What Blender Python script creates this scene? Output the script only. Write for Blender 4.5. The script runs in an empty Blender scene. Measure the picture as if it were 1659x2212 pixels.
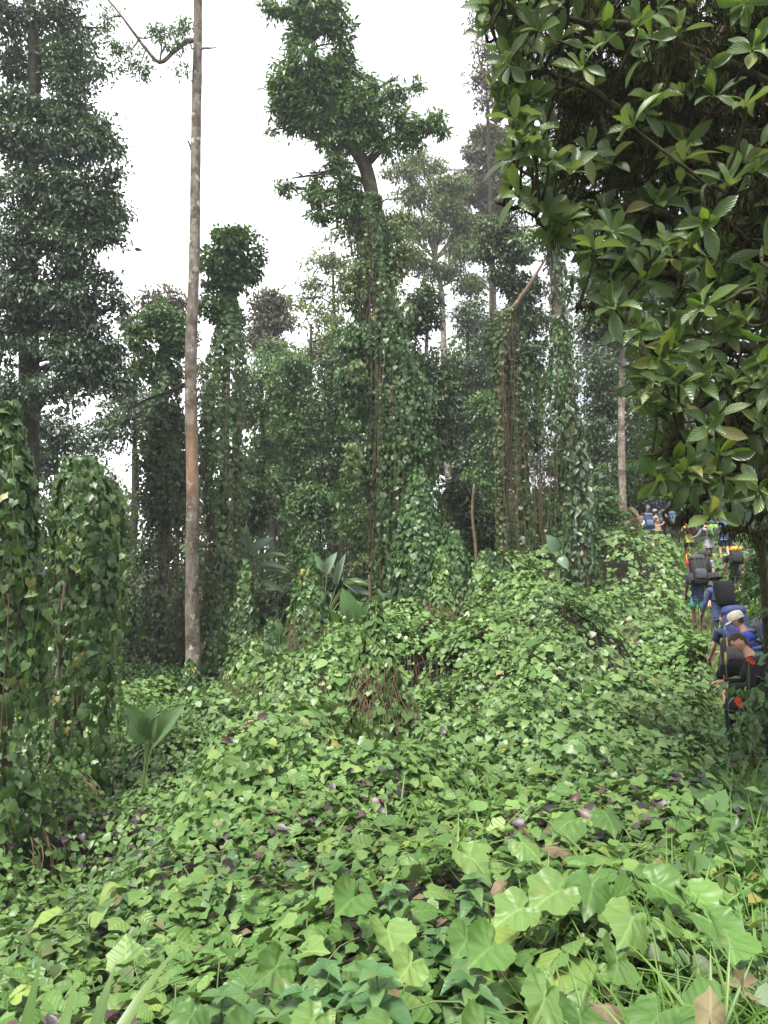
import bpy, math, random
import numpy as np
from mathutils import Matrix, Vector, Euler
rng = np.random.default_rng(7)
random.seed(7)
SC = bpy.context.scene
COL = SC.collection
R = math.radians

# ------------------------------------------------------------ camera, sky, sun, exposure
CAM_Z, PITCH, FL = 1.6, R(5.0), 1597.0          # FL: focal length in units of a 1659 x 2212 picture
cam_d = bpy.data.cameras.new('camera'); cam = bpy.data.objects.new('camera', cam_d); COL.objects.link(cam)
cam.location = (0, 0, CAM_Z); cam.rotation_euler = (R(90) + PITCH, 0, 0)
cam_d.sensor_fit = 'VERTICAL'; cam_d.sensor_height = 36.0; cam_d.lens = 18.0 / (1106.0 / FL)
cam_d.clip_start = 0.05; cam_d.clip_end = 600
SC.camera = cam
SC.view_settings.view_transform = 'Standard'; SC.view_settings.look = 'None'
SC.view_settings.exposure = 2.65; SC.view_settings.gamma = 1.0; SC.view_settings.use_curve_mapping = False
SKYW = 0.5
SUN_EL, SUN_AZ = R(62), R(215)                 # azimuth clockwise from +Y
w = bpy.data.worlds.new('World'); SC.world = w; w.use_nodes = True
nt = w.node_tree; nt.nodes.clear()
def N(nt, typ, **kw):
    n = nt.nodes.new(typ)
    for k, v in kw.items():
        if k in n.inputs: n.inputs[k].default_value = v
        else: setattr(n, k, v)
    return n
sky = N(nt, 'ShaderNodeTexSky'); sky.sky_type = 'NISHITA'; sky.sun_disc = False
sky.sun_elevation = SUN_EL; sky.sun_rotation = SUN_AZ; sky.air_density = 1.0; sky.dust_density = 3.0
tc = N(nt, 'ShaderNodeTexCoord')
ns = N(nt, 'ShaderNodeTexNoise', Scale=1.5, Detail=4.0, Roughness=0.5, noise_dimensions='4D', W=SKYW)
mpn = N(nt, 'ShaderNodeMapping'); mpn.inputs['Rotation'].default_value = (0, 0, R(-10))
nt.links.new(tc.outputs['Generated'], mpn.inputs['Vector']); nt.links.new(mpn.outputs['Vector'], ns.inputs['Vector'])
rp = N(nt, 'ShaderNodeValToRGB')
rp.color_ramp.elements[0].position = 0.38; rp.color_ramp.elements[0].color = (0.222, 0.214, 0.236, 1)
rp.color_ramp.elements[1].position = 0.66; rp.color_ramp.elements[1].color = (1, 1, 1.0, 1)
nt.links.new(ns.outputs['Fac'], rp.inputs['Fac'])
vm = N(nt, 'ShaderNodeVectorMath', operation='SCALE'); vm.inputs['Scale'].default_value = 6.2
nt.links.new(rp.outputs['Color'], vm.inputs[0])
mx = N(nt, 'ShaderNodeMixRGB'); mx.inputs['Fac'].default_value = 0.93
nt.links.new(sky.outputs['Color'], mx.inputs['Color1']); nt.links.new(vm.outputs['Vector'], mx.inputs['Color2'])
bg = N(nt, 'ShaderNodeBackground', Strength=0.1); wo = N(nt, 'ShaderNodeOutputWorld')
nt.links.new(mx.outputs['Color'], bg.inputs['Color']); nt.links.new(bg.outputs['Background'], wo.inputs['Surface'])
sl = bpy.data.lights.new('sun', 'SUN'); sl.energy = 1.5; sl.angle = R(14); sl.color = (1.0, 0.96, 0.88)
so = bpy.data.objects.new('sun', sl); COL.objects.link(so)
sd = Vector((math.sin(SUN_AZ) * math.cos(SUN_EL), math.cos(SUN_AZ) * math.cos(SUN_EL), math.sin(SUN_EL)))
so.rotation_euler = sd.to_track_quat('Z', 'Y').to_euler()
SC.cycles.use_denoising = True
SC.cycles.max_bounces = 7; SC.cycles.diffuse_bounces = 4; SC.cycles.glossy_bounces = 2
SC.cycles.transmission_bounces = 4; SC.cycles.transparent_max_bounces = 4
SC.cycles.sample_clamp_indirect = 6.0

# ------------------------------------------------------------ picture position + distance -> place in the world
CP, SP = math.cos(PITCH), math.sin(PITCH)
def W(xd, yd, D):
    cx = (xd - 829.5) / FL * D; cy = -(yd - 1106) / FL * D
    return np.array([cx, D * CP - cy * SP, CAM_Z + D * SP + cy * CP])
def nrm(v): return v / (np.linalg.norm(v, axis=-1, keepdims=True) + 1e-9)
_k = {}
def fbm(P, scale, seed=0, octv=3):
    P = np.asarray(P, float); out = np.zeros(P.shape[:-1]); amp = 1.0; tot = 0
    for o in range(octv):
        key = (seed, o, P.shape[-1])
        if key not in _k:
            r = np.random.default_rng(seed * 31 + o * 7 + 3)
            _k[key] = (nrm(r.normal(size=(7, P.shape[-1]))) * r.uniform(.7, 1.4, (7, 1)), r.uniform(0, 6.28, 7))
        K, ph = _k[key]
        out += amp * np.sin(P @ (K.T * scale * 2 ** o) + ph).sum(-1) / 3.2
        tot += amp; amp *= .5
    return out / tot

# ------------------------------------------------------------ the lie of the land
CTRL = [(0,2212,2.6,.4),(500,2212,2.1,.42),(1000,2212,1.9,.4),(1600,2212,1.9,.3),(0,2000,4.5,.4),(500,2000,3.4,.45),(1000,2000,2.8,.45),(1600,2000,2.8,.3),
 (0,1850,7.5,.3),(350,1850,5,.45),(800,1850,4,.45),(1300,1850,3.8,.4),(350,1720,6.5,.45),(520,1610,8,.45),(750,1680,6.5,.4),(1300,1700,6,.35),(1620,1700,6,.3),
 (200,1750,9.5,.3),(330,1650,12,.3),(100,1600,12.5,.3),(420,1500,22,.3),(300,1560,17,.3),(600,1560,13,.3),(700,1450,18,.35),(900,1600,10,.3),(1000,1500,13,.35),
 (1000,1350,20,.4),(1000,1250,26,.4),(750,1330,24,.3),(600,1400,24,.3),(1300,1500,11,.4),(1300,1350,17,.4),(1300,1220,25,.4),(1450,1190,32,.15),(1380,1172,36,.1),
 (1500,1348,20,.05),(1550,1420,17,.05),(1590,1297,23,.05),(1488,1208,30,.05),(1435,1186,33,.05),(1405,1149,39,.05),(1436,1150,39,.05),(1659,1300,15,.2),(1640,1200,26,.1),(200,1480,28,.1),(1200,1190,27,.2),(860,1300,25,.2)]
cp = []
for (a, b, d, t) in CTRL:
    p = W(a, b, d); cp.append((p[0], p[1], p[2] - t))
cp += [(0,0,0),(.8,.6,0),(-2,0,-.5),(2,.5,.1),(-20,10,-2.2),(-20,30,-3),(-40,40,-3.5),(-60,0,-5),(-100,100,-4),(-10,45,-1.2),(0,60,3.0),(0,100,5),(30,30,8),(25,12,6),(16,5,4),(50,50,15),
       (100,50,24),(100,100,24),(40,0,9),(60,-10,12),(0,-15,.3),(-10,-12,-2.5),(10,-10,2),(-60,60,-4),(-110,0,-7),(-110,170,-2),(0,170,8),(110,170,26),(20,50,8),(8,45,5.2),(4.6,9.4,-.85),(5.4,11.2,-.72),(6.2,13,-.55),(5.2,9.5,-.7),(6.8,12,-.1),(2.9,6,-.35)]
cp += [(-2.7,8.5,-2.1),(-3.65,8,-2.3),(-2.6,11,-1.7),(-1.5,10.5,-1.3),(-5.5,8,-2.2),(-4.2,12,-2.0),(-3.2,6.3,-1.6),(-4.5,5,-2.0)]
cp = np.array(cp); _XY = cp[:, :2]
def _phi(d2): return np.sqrt(d2 + 1.5)
_A = _phi(((_XY[:, None] - _XY[None]) ** 2).sum(-1)) + np.eye(len(cp)) * -.02
_n = len(cp); _M = np.zeros((_n + 3, _n + 3)); _M[:_n, :_n] = _A; _M[:_n, _n] = 1; _M[:_n, _n + 1:] = _XY; _M[_n, :_n] = 1; _M[_n + 1:, :_n] = _XY.T
_c = np.linalg.solve(_M, np.r_[cp[:, 2], 0, 0, 0])
def soil(x, y):
    x = np.atleast_1d(np.asarray(x, float)); y = np.atleast_1d(np.asarray(y, float)); out = np.zeros(len(x))
    for i in range(0, len(x), 20000):
        q = np.stack([x[i:i + 20000], y[i:i + 20000]], -1)
        d2 = ((q[:, None] - _XY[None]) ** 2).sum(-1)
        out[i:i + 20000] = _phi(d2) @ _c[:_n] + _c[_n] + q @ _c[_n + 1:]
    return out
def G(xd, D, dz=0.0):
    x = (xd - 829.5) / FL * D; y = D * CP
    return np.array([x, y, soil(x, y)[0] + dz])
PATH = np.array([(1.3,-3),(1.55,.5),(2.05,2.5),(3.25,5.8),(4.75,9.4),(6.3,13),(7.6,17),(8.5,20),(10.2,23.5),(11.2,27),(12.2,31),(12.8,35),(13.8,40),(15.5,52)])
_t = np.linspace(0, len(PATH) - 1, 240); PATHD = np.stack([np.interp(_t, np.arange(len(PATH)), PATH[:, k]) for k in (0, 1)], -1)
def path_dist(x, y):
    q = np.stack([np.atleast_1d(x), np.atleast_1d(y)], -1); out = np.zeros(len(q)); side = np.zeros(len(q))
    for i in range(0, len(q), 20000):
        d = q[i:i + 20000, None] - PATHD[None]; d2 = (d ** 2).sum(-1); j = d2.argmin(1)
        out[i:i + 20000] = np.sqrt(d2[np.arange(len(j)), j]); side[i:i + 20000] = d[np.arange(len(j)), j, 0]
    return out, np.sign(side)

# ------------------------------------------------------------ objects
def setp(o, label=None, cat=None, group=None, kind=None):
    for k, v in (('label', label), ('category', cat), ('group', group), ('kind', kind)):
        if v: o[k] = v
    return o
def thing(name, label, cat, loc=(0, 0, 0), group=None):
    o = bpy.data.objects.new(name, None); COL.objects.link(o); o.location = Vector([float(c) for c in loc]); o.empty_display_size = .2
    return setp(o, label, cat, group)
def mesh(name, V, faces, mat, parent=None, lf=None, smooth=True, kind=None, label=None, world=True):
    """faces: list of int arrays (n,k). V in world coordinates; under a parent it is moved into the parent's space."""
    V = np.asarray(V, np.float32)
    if parent is not None and world:
        V = V - np.array(parent.location, np.float32)[None]
    me = bpy.data.meshes.new(name); me.vertices.add(len(V)); me.vertices.foreach_set('co', V.ravel())
    faces = [np.asarray(f, np.int32) for f in faces if len(f)]
    idx = np.concatenate([f.ravel() for f in faces]); tot = np.concatenate([np.full(len(f), f.shape[1], np.int32) for f in faces])
    st = np.r_[0, np.cumsum(tot)[:-1]].astype(np.int32)
    me.loops.add(len(idx)); me.loops.foreach_set('vertex_index', idx)
    me.polygons.add(len(tot)); me.polygons.foreach_set('loop_start', st)
    me.polygons.foreach_set('use_smooth', np.full(len(tot), smooth))
    me.update(calc_edges=True)
    if lf is not None:
        at = me.attributes.new('lf', 'FLOAT_VECTOR', 'POINT'); at.data.foreach_set('vector', np.asarray(lf, np.float32).ravel())
    for m in (mat if isinstance(mat, (list, tuple)) else [mat]): me.materials.append(m)
    o = bpy.data.objects.new(name, me); COL.objects.link(o)
    if parent is not None: o.parent = parent
    if kind: o['kind'] = kind
    if label: o['label'] = label
    return o

# leaf templates: across x, along y (0..1), out z
def T(V, F): return np.array(V, float), [np.array([f for f in F if len(f) == k]) for k in (3, 4) if any(len(f) == k for f in F)]
def lobed(fold=.25, droop=.25, wide=1.0, cup=0.0):
    side = [(.22,-.07),(.46,.08),(.42,.34),(.47,.50),(.24,.70)]; mid = [(0,.08),(0,.40),(0,.70),(0,1.0)]
    V = [(x, y) for x, y in mid] + [(x * wide, y) for x, y in side] + [(-x * wide, y) for x, y in side]
    V = [(x, y, fold * abs(x) - droop * y * y - cup * x * x * 2 + .03 * math.sin(9 * x + 7 * y)) for x, y in V]
    F = []
    for s in (4, 9):
        a, b, c, d, e = range(s, s + 5)
        f = [(0, a, b), (0, b, c), (0, c, 1), (1, c, d), (1, d, e), (1, e, 2), (2, e, 3)]
        F += f if s == 4 else [t[::-1] for t in f]
    return T(V, F)
def heart(fold=.2, droop=.3):
    prof = [(.0, .05), (.34, -.02), (.47, .2), (.42, .45), (.27, .7), (.0, 1.0)]
    V = [(0, .05), (0, .3), (0, .65), (0, 1)] + [(x, y) for x, y in prof[1:5]] + [(-x, y) for x, y in prof[1:5]]
    V = [(x, y, fold * abs(x) - droop * y * y) for x, y in V]; F = []
    for s in (4, 8):
        a, b, c, d = range(s, s + 4)
        f = [(0, a, b), (0, b, 1), (1, b, c), (1, c, 2), (2, c, d), (2, d, 3)]
        F += f if s == 4 else [t[::-1] for t in f]
    return T(V, F)
def lobe_lo(fold=.2, droop=.25):
    V = [(0,.05),(0,1),(.46,.12),(.42,.56),(-.46,.12),(-.42,.56)]
    V = [(x, y, fold * abs(x) - droop * y * y) for x, y in V]
    return T(V, [(0,2,3),(0,3,1),(0,5,4),(0,1,5)])
def diamond(fold=.2, droop=.2, w=.5):
    V = [(0,0,0),(w,.45,fold*w-droop*.2),(0,1,-droop),(-w,.45,fold*w-droop*.2)]
    return T(V, [(0,1,2),(0,2,3)])
def blade_leaf(prof, seg=6, fold=.2, arch=.3, wave=0.0, ph=0.0):
    V = []; F = []
    for i in range(seg + 1):
        y = i / seg; wd = np.interp(y, [p[0] for p in prof], [p[1] for p in prof]); z = -arch * y ** 2
        wz = wave * math.sin(y * 9 + ph)
        V += [(-wd, y, z + fold * wd + wz), (0, y, z), (wd, y, z + fold * wd - wz)]
    for i in range(seg):
        a = 3 * i; F += [(a, a + 1, a + 4, a + 3), (a + 1, a + 2, a + 5, a + 4)]
    return T(V, F)
OBOV = [(0,.02),(.12,.07),(.35,.3),(.62,.5),(.82,.42),(.94,.2),(1,.01)]
OVAT = [(0,.02),(.12,.32),(.3,.48),(.55,.4),(.8,.18),(1,.01)]
STRAP = [(0,.16),(.15,.3),(.4,.5),(.65,.42),(.85,.2),(1,.01)]
PADDLE = [(0,.05),(.08,.32),(.3,.5),(.65,.46),(.88,.26),(1,.01)]
T_LOB = [lobed(.3,.2), lobed(.05,.35), lobed(-.2,.2,1.05), lobed(.4,.45,.95)]
T_WIDE = [lobed(.25,.1,1.15), lobed(-.15,.25,1.2), lobed(.35,.3,1.1)]
T_HEART = [heart(.25,.25), heart(.0,.4), heart(.45,.15)]
T_LO = [lobe_lo(.25,.2), lobe_lo(-.1,.35)]
T_DIA = [diamond(.3,.15,.27), diamond(0,.35,.3), diamond(.2,.5,.25)]
T_OBO = [blade_leaf(OBOV,6,.25,.15), blade_leaf(OBOV,6,.5,.35,.01), blade_leaf(OBOV,6,.15,.6,.015,2), blade_leaf(OBOV,6,.35,-.1,.01,1)]
T_OVA = [blade_leaf(OVAT,5,.25,.2), blade_leaf(OVAT,5,.4,.5)]
def biglobe(seed, cup=.2, droop=.25, wide=1.1, n=44, rings=5):
    r = np.random.default_rng(seed); a = np.linspace(0, 2 * np.pi, n + 1)[:-1]          # 0 = towards the stalk notch
    lobes = [(1.0, np.pi, .30), (.78, np.pi - 1.05, .28), (.78, np.pi + 1.05, .28), (.66, 1.05, .3), (.66, 2 * np.pi - 1.05, .3)]
    rad = .63 + sum((h - .56) * np.exp(-np.abs(a - c) / wd * 1.3) for h, c, wd in lobes) * .72
    rad = rad * (1 - .75 * np.exp(-(np.minimum(a, 2 * np.pi - a) / .22) ** 2)) * (1 + .03 * r.normal(size=n))
    V = [(0, .36, 0)]; F = []; ph = r.uniform(0, 6)
    for k in range(1, rings + 1):
        f = k / rings
        for ang, q in zip(a, rad):
            x = math.sin(ang) * q * f * .56 * wide; y = .36 - math.cos(ang) * q * f * .64
            z = cup * x * x * 2.2 - droop * (y - .36) * abs(y - .36) * 1.6 + .028 * f * math.sin(5 * ang + ph) + .02 * f * f * math.sin(11 * ang + 2 * ph) - .03 * (1 - abs(math.cos(2.5 * ang))) * f
            V.append((x, y, z))
    for i in range(n):
        j = (i + 1) % n; F.append((0, 1 + i, 1 + j))
        for k in range(rings - 1): p = 1 + n * k; F.append((p + j, p + i, p + n + i, p + n + j))
    return T(V, F)
T_BIG = [biglobe(1, .3, .2), biglobe(2, -.4, .4), biglobe(3, .6, .1, 1.15), biglobe(4, .1, .55, 1.0)]
T_CRUMP = [biglobe(11, 1.0, .5, .85), biglobe(12, -.9, .7, .9), biglobe(13, 1.3, -.2, .8)]
T_BIGL = [biglobe(21, .3, .2, 1.1, 22, 2), biglobe(22, -.4, .4, 1.1, 22, 2), biglobe(23, .6, .15, 1.1, 22, 2)]
T_GRS = [blade_leaf(STRAP,6,.02,.15), blade_leaf(STRAP,6,.02,.5), blade_leaf(STRAP,6,.03,.9), blade_leaf(STRAP,6,.02,.7)]
def grass_lo(arch): return T([(-.5,0,0),(.5,0,0),(-.4,.5,-arch*.25),(.4,.5,-arch*.25),(0,1,-arch)], [(0,1,3,2),(2,3,4)])
T_GLO = [grass_lo(.1), grass_lo(.5), grass_lo(1.0)]
T_PAD = [blade_leaf(PADDLE,8,.3,.2,.02), blade_leaf(PADDLE,8,.5,.4,.02,2)]

class LB:
    """a batch of leaves"""
    def __init__(s): s.b = []
    def add(s, tmpls, pos, t, n, w, l, r=None):
        k = len(pos)
        if not k: return
        t = nrm(t); x = nrm(np.cross(t, n)); n = np.cross(x, t)
        w = np.broadcast_to(w, (k,)).astype(float); l = np.broadcast_to(l, (k,)).astype(float)
        if r is None: r = rng.random(k)
        M = np.stack([x * w[:, None], t * l[:, None], n * l[:, None]], -1)
        which = rng.integers(0, len(tmpls), k)
        for i, tm in enumerate(tmpls):
            m = which == i
            if m.any(): s.b.append((tm, M[m], np.asarray(pos)[m], r[m]))
    def count(s): return sum(len(b[1]) for b in s.b)
    def build(s, name, mat, parent=None, kind=None, label=None, smooth=True):
        if not s.count(): return None
        VV = []; FF = {3: [], 4: []}; LF = []; off = 0
        for (tv, tf), M, P, r in s.b:
            k, nv = len(M), len(tv)
            v = np.einsum('kij,vj->kvi', M, tv) + P[:, None]
            VV.append(v.reshape(-1, 3))
            lf = np.empty((k, nv, 3), np.float32); lf[..., 0] = tv[:, 0]; lf[..., 1] = tv[:, 1]; lf[..., 2] = r[:, None]
            LF.append(lf.reshape(-1, 3))
            base = (off + np.arange(k) * nv)[:, None, None]
            for f in tf: FF[f.shape[1]].append((f[None] + base).reshape(-1, f.shape[1]))
            off += k * nv
        fs = [np.concatenate(FF[k]) for k in (3, 4) if FF[k]]
        return mesh(name, np.concatenate(VV), fs, mat, parent, np.concatenate(LF), smooth, kind, label)
    def take(s, score, nmax):
        """split off the nmax leaves with the highest score(P, M) as single leaves"""
        sc = [score(b[2], b[1]) for b in s.b]
        allsc = np.concatenate(sc)
        if len(allsc) <= nmax: th = -1e18
        else: th = max(np.sort(allsc)[-nmax], -1e8)
        out = []; keep = []
        for b, q in zip(s.b, sc):
            m = q >= th
            for M, P, r in zip(b[1][m], b[2][m], b[3][m]): out.append((b[0], M, P, r))
            if (~m).any(): keep.append((b[0], b[1][~m], b[2][~m], b[3][~m]))
        s.b = keep
        return out
_lm = {}
def leaf_objects(leaves, mat, parent, name='leaf', label=None):
    for tm, M, P, r in leaves:
        rb = int(r * 12)
        key = (id(tm), mat.name, rb)
        if key not in _lm:
            V, Fs = tm; lf = np.c_[V[:, 0], V[:, 1], np.full(len(V), (rb + .5) / 12)]
            o = mesh(name, V, Fs, mat, None, lf); _lm[key] = o.data; COL.objects.unlink(o); bpy.data.objects.remove(o)
        o = bpy.data.objects.new(name, _lm[key]); COL.objects.link(o); o.parent = parent
        p = P - np.array(parent.location)
        o.matrix_basis = Matrix(((M[0,0],M[0,1],M[0,2],p[0]),(M[1,0],M[1,1],M[1,2],p[1]),(M[2,0],M[2,1],M[2,2],p[2]),(0,0,0,1)))
        if label: o['label'] = label
def in_view(P, m=0.0):
    d = P - np.array([0, 0, CAM_Z]); dep = d[:, 1] * CP + d[:, 2] * SP; up = -d[:, 1] * SP + d[:, 2] * CP
    dep = np.maximum(dep, .01)
    return (np.abs(d[:, 0] / dep) < .5194 + m) & (np.abs(up / dep) < .6925 + m), dep
def seen_score(P, M):
    ok, dep = in_view(P, -.02)
    size = np.linalg.norm(M[:, :, 1], axis=1); nz = M[:, :, 2] / (np.linalg.norm(M[:, :, 2], axis=1, keepdims=True) + 1e-9)
    v = nrm(np.array([0, 0, CAM_Z]) - P); face = np.abs((nz * v).sum(-1))
    return np.where(ok, size / dep * (.3 + face), -1e9)

class MB:
    """joins tubes and other pieces into one mesh"""
    def __init__(s): s.V = []; s.F = {}; s.n = 0
    def raw(s, V, F):
        V = np.asarray(V, float)
        for f in F:
            f = np.asarray(f)
            if f.ndim == 1: f = f[None]
            s.F.setdefault(f.shape[1], []).append(f + s.n)
        s.V.append(V); s.n += len(V)
    def tube(s, pts, rad, sides=8, lump=0.0, seed=0, cap=True):
        pts = np.asarray(pts, float); n = len(pts); rad = np.broadcast_to(rad, (n,)).astype(float)
        tg = nrm(np.gradient(pts, axis=0)); ref = np.array([1., 0, 0]) if abs(tg[0, 0]) < .8 else np.array([0, 1., 0])
        u = nrm(np.cross(tg[0], ref)); V = np.empty((n, sides, 3)); a = np.arange(sides) / sides * 2 * np.pi
        for i in range(n):
            u = u - tg[i] * (u @ tg[i]); u = u / (np.linalg.norm(u) + 1e-9); v = np.cross(tg[i], u)
            ring = np.cos(a)[:, None] * u + np.sin(a)[:, None] * v
            rr = rad[i]
            if lump: rr = rr * (1 + lump * fbm(pts[i] + ring * rad[i], 1.6 / max(rad.max(), .02), seed, 3))[:, None]
            V[i] = pts[i] + ring * rr
        i = np.arange(n - 1)[:, None] * sides; j = np.arange(sides)[None]; k = (j + 1) % sides
        q = np.stack([i + j, i + k, i + sides + k, i + sides + j], -1).reshape(-1, 4)
        s.raw(V.reshape(-1, 3), [q])
        if cap:
            s.n -= n * sides; s.F.setdefault(sides, [])
            s.F[sides] += [np.arange(sides)[::-1][None] + s.n, ((n - 1) * sides + np.arange(sides))[None] + s.n]; s.n += n * sides
    def build(s, name, mat, parent=None, smooth=True, kind=None, label=None):
        if not s.V: return None
        return mesh(name, np.concatenate(s.V), [np.concatenate(f) for f in s.F.values()], mat, parent, None, smooth, kind, label)
def spline(pts, n):
    pts = np.asarray(pts, float); m = len(pts)
    if m < 3:
        t = np.linspace(0, 1, n)[:, None]; return pts[0] * (1 - t) + pts[-1] * t
    P = np.vstack([2 * pts[0] - pts[1], pts, 2 * pts[-1] - pts[-2]]); out = []
    for u in np.linspace(0, m - 1 - 1e-6, n):
        i = int(u); f = u - i; a, b, c, d = P[i:i + 4]
        out.append(.5 * (2 * b + (c - a) * f + (2 * a - 5 * b + 4 * c - d) * f * f + (3 * b - a - 3 * c + d) * f ** 3))
    return np.array(out)

# ------------------------------------------------------------ materials
def mat_new(name):
    m = bpy.data.materials.new(name); m.use_nodes = True; m.node_tree.nodes.clear(); return m, m.node_tree
def ramp(nt, cols, interp='LINEAR'):
    r = N(nt, 'ShaderNodeValToRGB'); e = r.color_ramp.elements; r.color_ramp.interpolation = interp
    while len(e) < len(cols): e.new(.5)
    for el, (p, c) in zip(e, cols): el.position = p; el.color = (*c, 1)
    return r
def leaf_mat(name, cols, trans=.3, rough=.45, vein=0.0, under=None, spec=.4, clump=.35, cscale=.6, blotch=0.0, bump=0.0, side=16.0):
    m, nt = mat_new(name); L = nt.links.new
    at = N(nt, 'ShaderNodeAttribute', attribute_name='lf'); sx = N(nt, 'ShaderNodeSeparateXYZ'); L(at.outputs['Vector'], sx.inputs[0])
    oi = N(nt, 'ShaderNodeObjectInfo'); ad = N(nt, 'ShaderNodeMath', operation='ADD'); L(sx.outputs[2], ad.inputs[0])
    sm = N(nt, 'ShaderNodeMath', operation='MULTIPLY'); sm.inputs[1].default_value = .08; L(oi.outputs['Random'], sm.inputs[0]); L(sm.outputs[0], ad.inputs[1])
    fr = N(nt, 'ShaderNodeMath', operation='FRACT'); L(ad.outputs[0], fr.inputs[0])
    rp = ramp(nt, cols); L(fr.outputs[0], rp.inputs['Fac'])
    geo = N(nt, 'ShaderNodeNewGeometry'); nz = N(nt, 'ShaderNodeTexNoise', Scale=cscale, Detail=2.0); L(geo.outputs['Position'], nz.inputs['Vector'])
    mr = N(nt, 'ShaderNodeMapRange'); mr.inputs['From Min'].default_value = .3; mr.inputs['From Max'].default_value = .7
    mr.inputs['To Min'].default_value = 1 - clump; mr.inputs['To Max'].default_value = 1 + clump; L(nz.outputs['Fac'], mr.inputs['Value'])
    sc = N(nt, 'ShaderNodeVectorMath', operation='SCALE'); L(rp.outputs['Color'], sc.inputs[0]); L(mr.outputs['Result'], sc.inputs['Scale'])
    colr = sc.outputs['Vector']; height = None
    if vein:
        ax = N(nt, 'ShaderNodeMath', operation='ABSOLUTE'); L(sx.outputs[0], ax.inputs[0])
        mid = N(nt, 'ShaderNodeMapRange'); mid.inputs['From Min'].default_value = .012; mid.inputs['From Max'].default_value = .03; mid.inputs['To Min'].default_value = 1; mid.inputs['To Max'].default_value = 0
        L(ax.outputs[0], mid.inputs['Value'])
        k = N(nt, 'ShaderNodeMath', operation='MULTIPLY_ADD'); L(ax.outputs[0], k.inputs[0]); k.inputs[1].default_value = -.8; L(sx.outputs[1], k.inputs[2])
        k2 = N(nt, 'ShaderNodeMath', operation='MULTIPLY'); L(k.outputs[0], k2.inputs[0]); k2.inputs[1].default_value = side * 3.1416
        sn = N(nt, 'ShaderNodeMath', operation='SINE'); L(k2.outputs[0], sn.inputs[0])
        s2 = N(nt, 'ShaderNodeMapRange'); s2.inputs['From Min'].default_value = .86; s2.inputs['From Max'].default_value = 1; s2.inputs['To Max'].default_value = .55; L(sn.outputs[0], s2.inputs['Value'])
        mxv = N(nt, 'ShaderNodeMath', operation='MAXIMUM'); L(mid.outputs['Result'], mxv.inputs[0]); L(s2.outputs['Result'], mxv.inputs[1])
        mv = N(nt, 'ShaderNodeMath', operation='MULTIPLY'); L(mxv.outputs[0], mv.inputs[0]); mv.inputs[1].default_value = vein
        vx = N(nt, 'ShaderNodeMixRGB', blend_type='MIX'); L(mv.outputs[0], vx.inputs['Fac']); L(colr, vx.inputs['Color1'])
        lt = N(nt, 'ShaderNodeVectorMath', operation='MULTIPLY_ADD'); L(colr, lt.inputs[0]); lt.inputs[1].default_value = (1.7, 1.5, 1.7); lt.inputs[2].default_value = (.02, .025, .01); L(lt.outputs['Vector'], vx.inputs['Color2'])
        colr = vx.outputs['Color']; height = sn.outputs[0]
    if blotch:
        n2 = N(nt, 'ShaderNodeTexNoise', Scale=16.0, Detail=3.0); L(geo.outputs['Position'], n2.inputs['Vector'])
        b2 = N(nt, 'ShaderNodeMapRange'); b2.inputs['From Min'].default_value = .64; b2.inputs['From Max'].default_value = .70; b2.inputs['To Max'].default_value = blotch; L(n2.outputs['Fac'], b2.inputs['Value'])
        bx = N(nt, 'ShaderNodeMixRGB'); L(b2.outputs['Result'], bx.inputs['Fac']); L(colr, bx.inputs['Color1']); bx.inputs['Color2'].default_value = (.20, .15, .06, 1); colr = bx.outputs['Color']
    if under:
        ux = N(nt, 'ShaderNodeMixRGB'); L(geo.outputs['Backfacing'], ux.inputs['Fac']); L(colr, ux.inputs['Color1']); ux.inputs['Color2'].default_value = (*under, 1); colr = ux.outputs['Color']
    p = N(nt, 'ShaderNodeBsdfPrincipled'); p.inputs['Roughness'].default_value = rough; p.inputs['Specular IOR Level'].default_value = spec; L(colr, p.inputs['Base Color'])
    if height is not None and bump:
        bp = N(nt, 'ShaderNodeBump', Strength=bump, Distance=.004); L(height, bp.inputs['Height']); L(bp.outputs['Normal'], p.inputs['Normal'])
    tr = N(nt, 'ShaderNodeBsdfTranslucent'); tv = N(nt, 'ShaderNodeVectorMath', operation='MULTIPLY'); L(colr, tv.inputs[0]); tv.inputs[1].default_value = (1.5, 1.6, .6); L(tv.outputs['Vector'], tr.inputs['Color'])
    ms = N(nt, 'ShaderNodeMixShader', Fac=trans); L(p.outputs[0], ms.inputs[1]); L(tr.outputs[0], ms.inputs[2])
    out = N(nt, 'ShaderNodeOutputMaterial'); L(ms.outputs[0], out.inputs['Surface'])
    return m
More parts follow.
